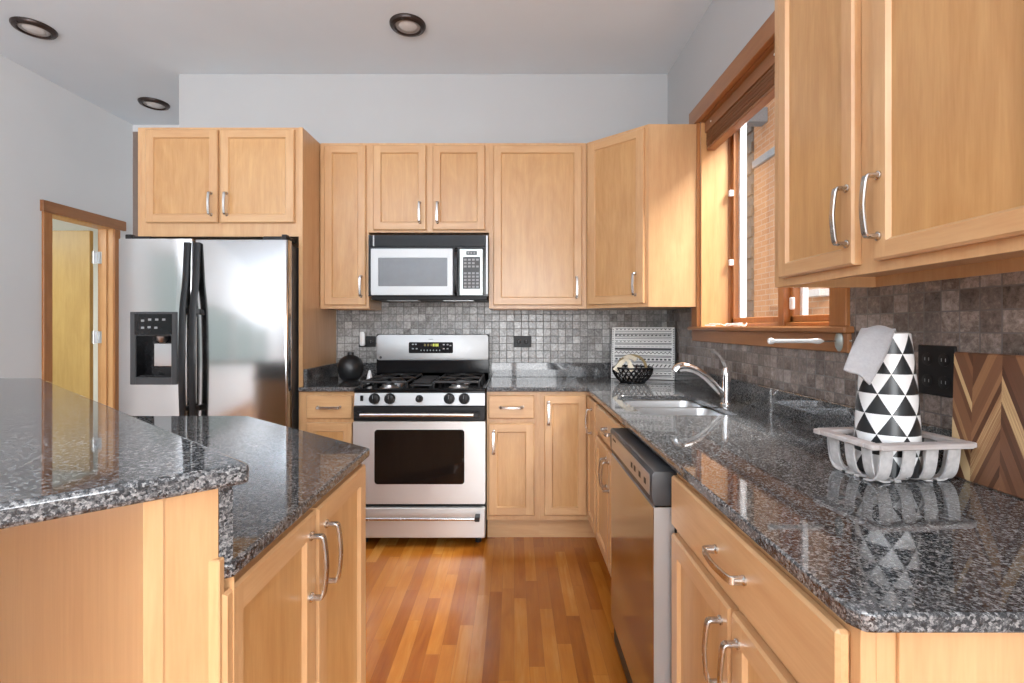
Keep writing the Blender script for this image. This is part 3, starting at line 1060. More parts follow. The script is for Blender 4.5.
fd = bowed_door(-2.257, -1.831, 0.12, 1.768, 'freezer_door', (-2.150, -1.943, 0.978, 1.218))
rd = bowed_door(-1.821, -1.288, 0.12, 1.763, 'fridge_door')
dp = MB()
dp.box(-2.180, -2.148, FY - 0.008, FY + 0.004, 0.938, 1.352, 0.003).box(-1.946, -1.913, FY - 0.008, FY + 0.004, 0.938, 1.352, 0.003)
dp.box(-2.150, -1.944, FY - 0.008, FY + 0.004, 0.938, 0.980, 0.003).box(-2.150, -1.944, FY - 0.008, FY + 0.004, 1.216, 1.352, 0.003)
dp.build('dispenser_frame', grey_black, fd, xf=xf)
dc = MB()
dc.box(-2.152, -1.940, FY - 0.010, FY - 0.006, 1.222, 1.340, 0.001, 0)
for i, (px, pz) in enumerate([(-2.105, 1.302), (-2.065, 1.308), (-2.025, 1.308), (-2.105, 1.262), (-2.068, 1.265), (-2.030, 1.262), (-1.985, 1.308)]):
    dc.box(px - 0.009, px + 0.009, FY - 0.0112, FY - 0.009, pz - 0.006, pz + 0.006, 0.001, 1)
dc.build('dispenser_controls', [gloss_black, key_grey], fd, xf=xf)
dv = MB()
dv.box(-2.149, -1.944, 2.868, 2.871, 0.979, 1.217)
dv.box(-2.149, -2.144, FY, 2.868, 0.979, 1.217).box(-1.949, -1.944, FY, 2.868, 0.979, 1.217).box(-2.144, -1.949, FY, 2.868, 0.979, 0.984).box(-2.144, -1.949, FY, 2.868, 1.212, 1.217)
for k in range(4):
    dv.box(-2.135 + 0.01 * k, -1.955 - 0.004 * k, FY + 0.008 + 0.013 * k, FY + 0.014 + 0.013 * k, 0.984, 0.990)
dv.build('dispenser_cavity', gloss_black, fd, xf=xf)
pd = MB()
pd.prism([(-2.075, FY + 0.040), (-1.975, FY + 0.040), (-1.985, FY + 0.056), (-2.065, FY + 0.056)], 1.04, 1.17, 0.002)
pd.lathe([(0.030, 1.212), (0.026, 1.19), (0.012, 1.175)], (-2.025, FY + 0.034, 0), 18)
pd.build('dispenser_paddle', steel_side, fd, xf=xf)


def fridge_handle(x, parent):
    pts = [(x, FY - 0.006, 1.745), (x, FY - 0.012, 1.66), (x, FY - 0.022, 1.52), (x - 0.001, FY - 0.044, 1.36), (x - 0.001, FY - 0.052, 1.15), (x - 0.001, FY - 0.052, 0.95), (x, FY - 0.044, 0.76), (x, FY - 0.022, 0.60), (x, FY - 0.010, 0.45)]
    p = smooth_path(pts, 6)
    m = MB()
    m.sweep(p, [(0.017, 0.006), (0.012, 0.009), (-0.012, 0.009), (-0.017, 0.006), (-0.017, -0.006), (0.017, -0.006)], (0, -1, 0))
    m.box(x - 0.010, x + 0.010, FY - 0.035, FY - 0.0005, 1.34, 1.37, 0.002).box(x - 0.010, x + 0.010, FY - 0.042, FY - 0.0005, 0.79, 0.82, 0.002)
    m.build('handle', satin_black, parent, xf=xf)


fridge_handle(-1.853, fd)
fridge_handle(-1.797, rd)
MB().box(-2.222, -2.08, 2.83, 2.95, 1.769, 1.786, 0.004).box(-2.225, -2.19, 2.825, 2.86, 1.769, 1.796, 0.003).build('hinge_cover', satin_black, fr, xf=xf)
MB().box(-1.44, -1.30, 2.83, 2.95, 1.764, 1.786, 0.004).box(-1.33, -1.30, 2.825, 2.86, 1.764, 1.796, 0.003).build('hinge_cover', satin_black, fr, xf=xf)

# ------------------------------------------------------------------ over-the-range microwave
mw = thing('microwave', 'stainless and black microwave mounted above the range', 'microwave', (-0.543, 3.3, 1.462))
xm = world_to(mw)
MY = 3.127
cs = MB()
cs.box(-0.922, -0.164, MY + 0.03, 3.495, 1.470, 1.850, 0.003)
cs.box(-0.922, -0.908, MY + 0.002, MY + 0.03, 1.462, 1.850).box(-0.180, -0.164, MY + 0.002, MY + 0.03, 1.462, 1.850)
cs.box(-0.908, -0.18, MY + 0.004, MY + 0.03, 1.762, 1.776).box(-0.908, -0.18, MY + 0.004, MY + 0.03, 1.462, 1.468)
cs.build('case', gloss_black, mw, xf=xm)
g = MB()
g.box(-0.908, -0.180, MY + 0.003, MY + 0.03, 1.776, 1.850, 0.003)
for k in range(7):
    z = 1.784 + k * 0.009
    g.box(-0.885, -0.195, MY - 0.001, MY + 0.006, z, z + 0.004)
g.build('vent_grille', gloss_black, mw, xf=xm)
MB().box(-0.178, -0.165, MY - 0.001, MY + 0.004, 1.472, 1.846, 0.001).build('side_trim', steel, mw, xf=xm)
MB().box(-0.893, -0.885, MY - 0.001, MY + 0.004, 1.778, 1.848, 0.001).build('grille_trim', steel, mw, xf=xm)
dm = MB().prism_hole(rrect(-0.9027, -0.3870, 1.468, 1.760, 0.004, 2), rrect(-0.8564, -0.4203, 1.523, 1.703, 0.003, 2), 0, 0.040)
do = dm.build('door', steel, mw, xf=xm @ Matrix.Translation((0, MY + 0.028, 0)) @ Matrix.Rotation(PI / 2, 4, 'X'))
MB().box(-0.858, -0.418, MY - 0.006, MY + 0.02, 1.521, 1.705).build('door_window', grey_glass, do, xf=xm)
hm = MB()
hm.sweep(smooth_path([(-0.366, MY + 0.010, 1.470), (-0.366, MY - 0.022, 1.490), (-0.366, MY - 0.034, 1.55), (-0.366, MY - 0.036, 1.615), (-0.366, MY - 0.034, 1.68), (-0.366, MY - 0.022, 1.740), (-0.366, MY + 0.010, 1.758)], 5),
         [(0.013, 0.008), (-0.013, 0.008), (-0.013, -0.008), (0.013, -0.008)], (1, 0, 0))
hm.box(-0.386, -0.347, MY + 0.004, MY + 0.028, 1.468, 1.760)
hm.build('handle', gloss_black, mw, xf=xm)
MB().box(-0.345, -0.196, MY - 0.008, MY + 0.028, 1.466, 1.760, 0.003).build('control_panel', panel_silver, mw, xf=xm)
kp = MB()
kp.box(-0.323, -0.214, MY - 0.010, MY - 0.006, 1.507, 1.709, 0.001, 0)
for r in range(9):
    for q in range(4 if r != 7 else 3):
        if r == 5:
            continue
        x = -0.316 + q * 0.0255
        kp.box(x, x + 0.017, MY - 0.0108, MY - 0.0095, 1.514 + r * 0.0213, 1.526 + r * 0.0213, 0, 1)
kp.build('keypad', [grey_black, key_grey], mw, xf=xm)
ds = MB()
ds.box(-0.301, -0.234, MY - 0.010, MY - 0.006, 1.721, 1.745, 0.001, 0)
for k in range(3):
    ds.box(-0.294 + k * 0.019, -0.282 + k * 0.019, MY - 0.0108, MY - 0.0095, 1.728, 1.739, 0, 1)
ds.build('display', [grey_black, key_grey], mw, xf=xm)
ub = MB()
ub.box(-0.915, -0.170, MY + 0.04, 3.49, 1.440, 1.469, 0.004)
ub.build('underside', satin_black, mw, xf=xm)
for fx0 in (-0.82, -0.46):
    MB().box(fx0, fx0 + 0.20, MY + 0.07, MY + 0.17, 1.434, 1.440, 0.002).build('grease_filter', steel_side, mw, xf=xm)

# ------------------------------------------------------------------ range
rg = thing('range', 'stainless gas range with black cooktop between the cabinets', 'range', (-0.543, 3.15, 0))
xr = world_to(rg)
RY = 2.83
b = MB()
b.box(-0.921, -0.166, 2.868, 3.46, 0.05, 0.885, 0.002)
for fx in (-0.88, -0.21):
    for fy in (2.92, 3.40):
        b.lathe([(0.018, 0.0), (0.018, 0.05)], (fx, fy, 0), 12)
b.build('body', satin_black, rg, xf=xr)
# cooktop with raised rim
ck = MB()
ck.box(-0.924, -0.163, 2.842, 3.40, 0.886, 0.902, 0.005)
ck.box(-0.924, -0.163, 2.842, 2.868, 0.900, 0.910, 0.004).box(-0.924, -0.900, 2.86, 3.36, 0.900, 0.913, 0.004).box(-0.187, -0.163, 2.86, 3.36, 0.900, 0.913, 0.004)
ck.build('cooktop', gloss_black, rg, xf=xr)
bl = []
for bx, by in ((-0.755, 2.99), (-0.755, 3.23), (-0.335, 2.99), (-0.335, 3.23)):
    m = MB()
    m.lathe([(0.060, 0.902), (0.058, 0.905), (0.045, 0.907), (0.044, 0.918), (0.036, 0.921), (0.0, 0.922)], (bx, by, 0), 22, cap=False, mat=1)
    m.lathe([(0.034, 0.921), (0.033, 0.929), (0.0, 0.930)], (bx, by, 0), 22, cap=False, mat=0)
    m.build('burner', [iron, steel_side], rg, xf=xr)
for gx in (-0.755, -0.335):
    m = MB()
    w = 0.13
    m.tube([(gx + sx * w, 3.11 + sy * 0.235, 0.945) for sx, sy in ((-1, -1), (1, -1), (1, 1), (-1, 1))], 0.006, 6, closed=True)
    m.tube([(gx - w, 3.11, 0.945), (gx + w, 3.11, 0.945)], 0.006, 6)
    for sy in (2.99, 3.23):
        for k in range(4):
            a = PI / 4 + k * PI / 2
            m.tube([(gx + 0.025 * math.cos(a), sy + 0.025 * math.sin(a), 0.951), (gx + 0.09 * math.cos(a), sy + 0.085 * math.sin(a), 0.951), (gx + w * (1 if math.cos(a) > 0 else -1), sy + 0.115 * math.sin(a) / abs(math.sin(a)), 0.945)], 0.006, 6)
    for sx in (-1, 1):
        for yy in (2.876, 3.11, 3.344):
            m.tube([(gx + sx * w, yy, 0.945), (gx + sx * (w + 0.004), yy, 0.903)], 0.007, 6)
    m.build('grate', iron, rg, xf=xr)
m = MB()
m.box(-0.615, -0.475, 2.90, 3.32, 0.916, 0.932, 0.012, seg=3)
for k in range(5):
    m.box(-0.60, -0.49, 2.93 + k * 0.08, 2.955 + k * 0.08, 0.930, 0.944, 0.005)
for sx in (-0.595, -0.495):
    for yy in (2.93, 3.29):
        m.lathe([(0.010, 0.902), (0.010, 0.92)], (sx, yy, 0), 8)
m.build('centre_grate', iron, rg, xf=xr)
# control strip, slightly raked
cp = MB()
cp.prism([(0, 0), (0.03, 0), (0.03, 0.075), (0.012, 0.075)], 0, 0.751)
co = cp.build('control_panel', steel, rg, xf=xr @ Matrix.Translation((-0.919, RY + 0.008, 0.815)) @ Matrix(((0, 0, 1, 0), (1, 0, 0, 0), (0, 1, 0, 0), (0, 0, 0, 1))))
for kx, kr in ((-0.802, 0.0295), (-0.7138, 0.0295), (-0.5442, 0.020), (-0.3724, 0.0295), (-0.2864, 0.0295)):
    m = MB()
    m.lathe([(kr * 1.08, 0.0), (kr * 1.08, -0.004), (kr, -0.008), (kr * 0.92, -0.024), (kr * 0.8, -0.026)], (kx, RY + 0.011, 0.854), 24, 'y', 0)
    m.box(kx - 0.005, kx + 0.005, RY - 0.026, RY - 0.012, 0.854 - kr * 0.85, 0.854 + kr * 0.85, 0.002, 0)
    m.box(kx - 0.0012, kx + 0.0012, RY - 0.0268, RY - 0.0255, 0.854 + kr * 0.1, 0.854 + kr * 0.8, 0, 1)
    m.build('knob', [satin_black, key_grey], rg, xf=xr)
    if kr > 0.025:
        m = MB()
        for q in range(5):
            a = math.radians(30 + q * 30)
            m.box(kx + 0.036 * math.cos(a) - 0.001, kx + 0.036 * math.cos(a) + 0.001, RY + 0.0105, RY + 0.013, 0.854 + 0.034 * math.sin(a) - 0.001, 0.854 + 0.034 * math.sin(a) + 0.001)
        m.build('dial_mark', ink, rg, xf=xr)
MB().box(-0.883, -0.866, RY + 0.002, RY + 0.014, 0.841, 0.872, 0.002).build('rocker_switch', gloss_black, rg, xf=xr)
# oven door
od = MB()
od.box(-0.922, -0.165, RY + 0.004, 2.866, 0.726, 0.812, 0.004, 1)
wx0, wx1, wz0, wz1 = -0.793, -0.290, 0.372, 0.672
hb = od.build('handle_band', [steel, satin_black], rg, xf=xr)
od = MB().prism_hole(rrect(-0.922, -0.165, 0.252, 0.724, 0.006, 2), rrect(wx0, wx1, wz0, wz1, 0.014, 4), 0, 0.036)
oo = od.build('oven_door', door_steel, rg, xf=xr @ Matrix.Translation((0, RY + 0.036, 0)) @ Matrix.Rotation(PI / 2, 4, 'X'))
hb.parent = oo
gw = MB()
gw.prism(rrect(wx0 - 0.006, wx1 + 0.006, wz0 - 0.006, wz1 + 0.006, 0.018), 0, 0.012)
gw.build('oven_window', black_glass, oo, xf=xr @ Matrix.Translation((0, RY + 0.009, 0)) @ Matrix.Rotation(PI / 2, 4, 'X'))


def bar_handle(parent, x0, x1, z, r, cap):
    m = MB()
    m.lathe([(r, x0), (r, x1)], (0, RY - 0.045, z), 16, 'x', 0)
    for a, c2_ in ((x0 - cap, x0), (x1, x1 + cap)):
        m.box(a, c2_, RY - 0.057, RY + 0.004, z - r * 1.25, z + r * 1.25, 0.003, 1)
    return m.build('handle', [nickel, satin_black], parent, xf=xr)


bar_handle(oo, -0.868, -0.228, 0.770, 0.0115, 0.030)
rdw = MB().box(-0.921, -0.166, RY + 0.002, 2.866, 0.055, 0.229, 0.005).build('drawer', door_steel, rg, xf=xr)
bar_handle(rdw, -0.868, -0.222, 0.183, 0.010, 0.028)
# backguard
bg = MB()
bg.box(-0.938, -0.170, 3.372, 3.470, 0.89, 1.215, 0.004, 0)
bg.prism([(-0.938, 3.40), (-0.17, 3.40), (-0.17, 3.372), (-0.938, 3.372)], 0.905, 0.955, mat=0)
bo = bg.build('backguard', gloss_black, rg, xf=xr)
bf = MB()
bf.prism(rrect(-0.936, -0.174, 1.040, 1.213, 0.02), 0, 0.008, 0.002)
bf.build('backguard_face', steel, bo, xf=xr @ Matrix.Translation((0, 3.372, 0)) @ Matrix.Rotation(PI / 2, 4, 'X'))
cd = MB()
cd.prism(rrect(-0.716, -0.415, 1.088, 1.163, 0.008), 0, 0.003)
cd.build('clock_panel', gloss_black, bo, xf=xr @ Matrix.Translation((0, 3.364, 0)) @ Matrix.Rotation(PI / 2, 4, 'X'))
for k, x in enumerate((-0.612, -0.590, -0.568)):
    MB().box(x, x + 0.012, 3.3598, 3.3612, 1.136, 1.150).build('dim_digit', led_dim, bo, xf=xr)
for x, w_ in ((-0.552, 0.009), (-0.540, 0.003), (-0.534, 0.009), (-0.523, 0.009)):
    MB().box(x, x + w_, 3.3598, 3.3612, 1.134, 1.152).build('lit_digit', led_on, bo, xf=xr)
for px, pz in [(-0.688, 1.148), (-0.668, 1.148), (-0.688, 1.118), (-0.662, 1.118), (-0.478, 1.146), (-0.452, 1.146), (-0.478, 1.118), (-0.452, 1.118), (-0.432, 1.14)]:
    MB().box(px - 0.006, px + 0.006, 3.3598, 3.3612, pz - 0.004, pz + 0.004).build('button', key_grey, bo, xf=xr)
for k in range(7):
    MB().box(-0.636 + k * 0.021, -0.628 + k * 0.021, 3.3598, 3.3612, 1.103, 1.112).build('button', key_grey, bo, xf=xr)
MB().lathe([(0.009, 3.3645), (0.009, 3.3625)], (-0.908, 0, 1.059), 18, 'y').build('round_badge', grey_black, bo, xf=xr)
MB().box(-0.583, -0.55, 3.3625, 3.3645, 1.180, 1.186).build('name_mark', key_grey, bo, xf=xr)

# ------------------------------------------------------------------ dishwasher
dw = thing('dishwasher', 'stainless dishwasher with black console under the right counter', 'dishwasher', (FX, 1.955, 0), -PI / 2)
MB().box(0.006, 0.597, 0.0, 0.57, 0.06, 0.868).box(0.02, 0.58, 0.07, 0.10, 0.0, 0.06).build('tub', grey_black, dw)
MB().box(0.006, 0.597, -0.062, -0.002, 0.115, 0.772, 0.004).build('door', mirror_steel, dw)
cn = MB()
cn.prism([(-0.002, 0.774), (-0.060, 0.774), (-0.066, 0.80), (-0.066, 0.858), (-0.060, 0.868), (-0.002, 0.868)], 0.006, 0.597, 0.002)
cno = cn.build('control_console', grey_black, dw, xf=Matrix(((0, 0, 1, 0), (1, 0, 0, 0), (0, 1, 0, 0), (0, 0, 0, 1))))
MB().box(0.5975, 0.5990, -0.061, -0.004, 0.117, 0.770, 0.0005).build('door_edge', steel, dw)
m = MB()
m.box(0.045, 0.575, -0.0675, -0.065, 0.797, 0.855, 0.001, 0)
for k, x in enumerate((0.07, 0.36, 0.40, 0.46, 0.52)):
    m.box(x, x + (0.05 if k == 0 else 0.02), -0.0685, -0.067, 0.835 if k == 0 else 0.815, 0.843 if k == 0 else 0.832, 0.0005, 1)
m.build('button_panel', [steel_side, satin_black], cno)
MB().box(0.20, 0.40, -0.0615, -0.05, 0.775, 0.790, 0.004).build('pocket_handle', gloss_black, cno)
MB().box(0.006, 0.597, -0.050, 0.04, 0.03, 0.110).build('toe_plate', satin_black, dw)

# ------------------------------------------------------------------ ceiling lights
for x, y, lab in ((-0.63, 2.93, 'round bronze recessed ceiling light above the range aisle, centre of the ceiling'),
                  (-2.875, 2.96, 'round bronze recessed ceiling light nearest the left wall, large at upper left'),
                  (-2.885, 3.96, 'small looking bronze recessed ceiling light furthest back, above the refrigerator cabinet')):
    t = thing('ceiling_light', lab, 'ceiling light', (x, y, CEIL), 0, 'recessed ceiling lights')
    MB().lathe([(0.106, 0.0), (0.106, -0.008), (0.099, -0.018), (0.080, -0.024), (0.071, -0.012), (0.071, 0.0)], (0, 0, 0), 40, cap=False).lathe([(0.006, -0.026), (0.006, -0.014)], (-0.01, -0.092, 0), 8).build('trim_ring', bronze, t)
    MB().lathe([(0.0715, -0.001), (0.0715, -0.014), (0.062, -0.018), (0.053, -0.012)], (0, 0, 0), 36, cap=False).build('reflector', lamp_rim, t)
    MB().lathe([(0.054, -0.012), (0.043, -0.021), (0.02, -0.025), (0.0, -0.0255)], (0, 0, 0), 36, cap=False).build('bulb', lamp_face, t)


# ------------------------------------------------------------------ outlets
def outlet(label, loc, rz, w, h, horizontal, gangs=1):
    t = thing('wall_outlet', label, 'outlet', loc, rz, 'black wall outlets')
    MB().box(-w / 2, w / 2, -0.006, 0, -h / 2, h / 2, 0.002).build('cover_plate', satin_black, t)
    for g_ in range(gangs):
        for s_ in (-1, 1):
            n_ = MB()
            cx, cz = (s_ * 0.026, 0.0) if horizontal else ((g_ - (gangs - 1) / 2) * 0.05, s_ * 0.028)
            n_.lathe([(0.0165, -0.006), (0.0165, -0.0072), (0.0155, -0.0076)], (cx, 0, cz), 20, 'y', 0)
            for q in (-0.006, 0.006):
                n_.box(cx - 0.001 + (q if not horizontal else 0), cx + 0.001 + (q if not horizontal else 0), -0.0080, -0.0074,
                       cz - 0.004 + (q if horizontal else 0), cz + 0.004 + (q if horizontal else 0), 0, 1)
            n_.build('receptacle', [satin_black, key_grey], t)
    return t


outlet('black outlet plate on the tiles right of the range', (0.060, BACK - 0.008, 1.162), 0, 0.126, 0.080, True)
outlet('black outlet plate left of the range holding a white plug-in', (-1.040, BACK - 0.008, 1.162), 0, 0.120, 0.076, True)
outlet('black double outlet plate on the right wall between cone vase and chevron board', (RW - 0.008, 1.262, 1.155), -PI / 2, 0.112, 0.128, False, 2)
pl = MB()
pl.prism(rrect(-0.018, 0.018, -0.045, 0.055, 0.012), 0, 0.028, 0.004)
pl.lathe([(0.016, 0.028), (0.015, 0.034), (0.010, 0.036)], (0, -0.028, 0), 16)
po = pl.build('plug_in_freshener', white_glaze)
po.location = (-1.066, BACK - 0.018, 1.178)
po.rotation_euler = (PI / 2, 0, 0)
tag(po, 'white plug-in air freshener in the outlet behind the black vase', 'air freshener')

# ------------------------------------------------------------------ small things on the counters
vs = MB()
prof = [(0.030, 0.0), (0.052, 0.004), (0.072, 0.030), (0.083, 0.070), (0.081, 0.105), (0.068, 0.138), (0.045, 0.158), (0.024, 0.166), (0.020, 0.172), (0.022, 0.186), (0.018, 0.187), (0.014, 0.172)]
vs.lathe(prof, (0, 0, 0), 40)
vo = vs.build('round_vase', vase_black, None, angle=60)
vo.location = (-1.075, 3.25, CT)
tag(vo, 'round matte black bottle vase on the counter left of the range', 'vase')
ss = MB().lathe([(0.020, 0.0), (0.021, 0.004), (0.016, 0.03), (0.009, 0.060), (0.005, 0.068), (0.0, 0.070)], (0, 0, 0), 20, cap=False).build('salt_shaker', white_glaze, None, angle=60)
ss.location = (-0.950, 3.25, CT)
tag(ss, 'small white pointed shaker between the black vase and the range', 'shaker')

# patterned board in the corner (black geometric rows on white)
BW, BH = 0.418, 0.352
pb = MB()
pb.box(0, BW, 0, 0.010, 0, BH, 0.001, 0)


def mark(*pts):
    pb.poly([(u, -0.0004, v) for u, v in pts], 1)


def rect(u0, u1, v0, v1):
    mark((u0, v0), (u1, v0), (u1, v1), (u0, v1))


mg = 0.022
for k in range(14):
    u = mg + k * (BW - 2 * mg) / 14
    w_ = (BW - 2 * mg) / 14
    mark((u, 0.345), (u + w_ * 0.5, 0.332), (u + w_, 0.345), (u + w_ * 0.5, 0.3415))
    rect(u, u + w_ * 0.55, 0.292, 0.303)
    mark((u + w_ * 0.55, 0.303), (u + w_ * 0.98, 0.303), (u + w_ * 0.76, 0.293))
    mark((u, 0.262), (u + w_ * 0.5, 0.25), (u + w_, 0.262), (u + w_ * 0.5, 0.257))
    rect(u, u + w_ * 0.75, 0.217, 0.2195)
    mark((u, 0.168), (u + w_ * 0.5, 0.180), (u + w_, 0.168), (u + w_, 0.173), (u + w_ * 0.5, 0.186), (u, 0.173))
    rect(u + w_ * 0.2, u + w_ * 0.8, 0.127, 0.138)
    mark((u + w_ * 0.1, 0.082), (u + w_ * 0.4, 0.082), (u + w_ * 0.9, 0.100), (u + w_ * 0.6, 0.100))
    mark((u, 0.046), (u + w_ * 0.5, 0.036), (u + w_, 0.046), (u + w_ * 0.5, 0.042))
for v0, v1 in ((0.323, 0.325), (0.309, 0.311), (0.283, 0.286), (0.272, 0.274), (0.240, 0.243), (0.232, 0.234), (0.196, 0.209), (0.190, 0.192), (0.155, 0.158), (0.147, 0.149), (0.118, 0.120), (0.110, 0.112),
               (0.072, 0.075), (0.064, 0.066), (0.055, 0.057), (0.026, 0.029), (0.018, 0.020)):
    rect(mg, BW - mg, v0 - 0.0008, v1 + 0.0008)
for k in range(22):
    v = 0.010 + k * 0.0152
    mark((BW - 0.014, v), (BW - 0.005, v + 0.006), (BW - 0.014, v + 0.012))
    mark((0.006, v), (0.013, v + 0.005), (0.006, v + 0.010))
pb.box(BW - 0.004, BW + 0.003, -0.001, 0.011, 0, BH, 0, 1)
pbo = pb.build('patterned_board', [board_white, ink])
pbo.location = (0.664, 3.385, CT + 0.003)
pbo.rotation_euler = (-math.radians(9), 0, -math.radians(19))
tag(pbo, 'black and white patterned board leaning in the counter corner', 'tray')

# black lattice basket with wicker handle and cream cloth
bk = thing('basket', 'small black lattice basket with beige wicker handle beside the patterned board', 'basket', (0.752, 3.135, CT))


def br(h):
    t_ = h / 0.092
    return 0.070 + 0.052 * math.sin(min(1, t_ * 1.05) * PI * 0.55)


lat = MB()
lat.lathe([(br(0) - 0.002, 0.001), (br(0) + 0.004, 0.006), (br(0.0) - 0.006, 0.009)], (0, 0, 0), 36, cap=True)
lat.build('base', satin_black, bk, angle=60)
lat = MB()
NS = 22
for d_ in (-1, 1):
    for i in range(NS):
        path = []
        for k in range(8):
            h_ = 0.092 * k / 7
            a = 2 * PI * i / NS + d_ * 0.62 * k / 7
            r_ = br(h_) + 0.0022 * d_
            path.append((r_ * math.cos(a), r_ * math.sin(a), h_ + 0.002))
        lat.tube(path, 0.0036, 5)
for h_, rr_ in ((0.002, 0.005), (0.093, 0.0065)):
    lat.tube([(br(h_) * math.cos(2 * PI * i / 36), br(h_) * math.sin(2 * PI * i / 36), h_ + 0.003) for i in range(36)], rr_, 6, closed=True)
lat.build('lattice', gloss_black, bk, angle=60)
hp = [(0.092 * math.cos(a), -0.02 * math.sin(a), 0.085 + 0.088 * math.sin(a)) for a in [PI * i / 20 for i in range(21)]]
MB().sweep([(x - 0.006, y, z) for x, y, z in hp], [(0.008, 0.003), (-0.008, 0.003), (-0.008, -0.003), (0.008, -0.003)], (0, 1, 0)).build('handle', wicker_m, bk)
cl = MB()
for sx, sz, tw in ((-1, 0.0, 0.4), (0.35, 0.0, -0.5)):
    pth = smooth_path([(-0.045, -0.035, 0.150), (-0.045 + 0.03 * sx, -0.050, 0.135), (-0.045 + 0.055 * sx, -0.058, 0.105), (-0.045 + 0.075 * sx, -0.06, 0.078)], 5)
    cl.sweep(pth, [(0.016, 0.002), (-0.016, 0.002), (-0.016, -0.002), (0.016, -0.002)], (0.3 * sx, -1, 0.3), scales=[0.5 + 0.9 * i / len(pth) for i in range(len(pth))])
cl.sweep(smooth_path([(-0.06, -0.03, 0.150), (-0.035, -0.035, 0.163), (-0.005, -0.035, 0.158), (0.012, -0.035, 0.142)], 5), [(0.013, 0.003), (-0.013, 0.003), (-0.013, -0.003), (0.013, -0.003)], (0, -1, 0.3))
cl.build('cloth_bow', cream_cloth, bk, angle=60)

# whitewashed slatted tray
TX0, TX1, TY0, TY1 = 0.770, 1.026, 1.080, 1.280
tr = thing('slatted_tray', 'whitewashed slatted wooden tray on the right counter under the cone vase', 'tray', ((TX0 + TX1) / 2, (TY0 + TY1) / 2, CT), math.radians(6))
cx_, cy_ = (TX0 + TX1) / 2, (TY0 + TY1) / 2
hw, hd_ = (TX1 - TX0) / 2, (TY1 - TY0) / 2
rim = MB()
z0r, z1r = 0.082, 0.094
ri = 0.030
# the rim is wider than the side slats and notched at its corners
for a in ((-hw, hw, -hd_ + 0.008, -hd_ + ri), (-hw, hw, hd_ - ri, hd_ - 0.008)):
    rim.box(a[0], a[1], a[2], a[3], z0r, z1r, 0.002)
rim.box(-hw + 0.016, hw - 0.016, -hd_, -hd_ + 0.012, z0r, z1r, 0.002)
rim.box(-hw + 0.016, hw - 0.016, hd_ - 0.012, hd_, z0r, z1r, 0.002)
rim.box(-hw + 0.002, -hw + ri, -hd_ + ri, hd_ - ri, z0r, z1r, 0.002).box(hw - ri, hw - 0.002, -hd_ + ri, hd_ - ri, z0r, z1r, 0.002)
rim.build('rim', whitewash_rim, tr)


def slat(p_top, inward, side, wd):
    """one bent strip from the rim down to the base"""
    px, py = p_top
    ix, iy = inward
    pts = [(px, py, 0.083), (px + ix * 0.004, py + iy * 0.004, 0.045), (px + ix * 0.012, py + iy * 0.012, 0.018), (px + ix * 0.030, py + iy * 0.030, 0.004), (px + ix * 0.075, py + iy * 0.075, 0.0035)]
    m = MB()
    h_ = wd / 2
    m.sweep(smooth_path(pts, 5), [(h_, 0.0018), (-h_, 0.0018), (-h_, -0.0018), (h_, -0.0018)], (ix, iy, 0.02))
    m.build('slat', whitewash, tr)


for k in range(4):
    x = -hw + 0.045 + k * (2 * hw - 0.09) / 3
    slat((x, -hd_ + 0.020), (0, 1), 1, 0.030)
    slat((x, hd_ - 0.020), (0, -1), 1, 0.030)
for k in range(3):
    y = -hd_ + 0.05 + k * (2 * hd_ - 0.10) / 2
    slat((-hw + 0.022, y), (1, 0), 1, 0.026)
    slat((hw - 0.022, y), (-1, 0), 1, 0.026)
MB().box(-hw + 0.07, hw - 0.07, -hd_ + 0.055, hd_ - 0.055, 0.0055, 0.0105, 0.001).build('base', whitewash, tr)

# cone-shaped vase with black and white triangles
NV = 7
RH = 0.0465
Z0c = 0.0
Hc = RH * 7


def vr(z):
    return 0.0665 - 0.021 * (z / Hc) ** 1.9


cv = MB()
SUB = 6
for row in range(7):
    zb, zt = Z0c + row * RH, Z0c + (row + 1) * RH
    sh0 = (row % 2) * 0.5
    for k in range(NV):
        for kind in (0, 1):
            if kind == 0:   # upright dark triangle
                a_, b_, c_ = (k + sh0, zb), (k + 1 + sh0, zb), (k + 0.5 + sh0, zt)
            else:           # hanging white triangle
                a_, b_, c_ = (k + 0.5 + sh0, zt), (k + 1 + sh0, zb), (k + 1.5 + sh0, zt)
            G = {}
            for i in range(SUB + 1):
                for j_ in range(SUB + 1 - i):
                    l_ = SUB - i - j_
                    uu = (a_[0] * l_ + b_[0] * i + c_[0] * j_) / SUB
                    zz = (a_[1] * l_ + b_[1] * i + c_[1] * j_) / SUB
                    th = 2 * PI * (uu + 0.2) / NV
                    G[i, j_] = cv.bm.verts.new((vr(zz) * math.cos(th), vr(zz) * math.sin(th), zz))
            for i in range(SUB):
                for j_ in range(SUB - i):
                    f = cv.bm.faces.new([G[i, j_], G[i + 1, j_], G[i, j_ + 1]])
                    f.material_index = 1 - kind
                    if i + j_ < SUB - 1:
                        f = cv.bm.faces.new([G[i + 1, j_], G[i + 1, j_ + 1], G[i, j_ + 1]])
                        f.material_index = 1 - kind
bmesh.ops.remove_doubles(cv.bm, verts=cv.bm.verts, dist=0.0002)
cv.lathe([(vr(Hc) , Hc), (vr(Hc) - 0.004, Hc + 0.002), (vr(Hc) - 0.007, Hc - 0.002), (vr(Hc) - 0.007, Hc - 0.05)], (0, 0, 0), 48, mat=0, cap=False)
cv.lathe([(0.02, 0.0), (vr(0), 0.0)], (0, 0, 0), 48, mat=0)
bmesh.ops.recalc_face_normals(cv.bm, faces=cv.bm.faces)
cvo = cv.build('cone_vase', [white_glaze, black_glaze], None, angle=60)
cvo.location = (0.889, 1.178, CT + 0.011)
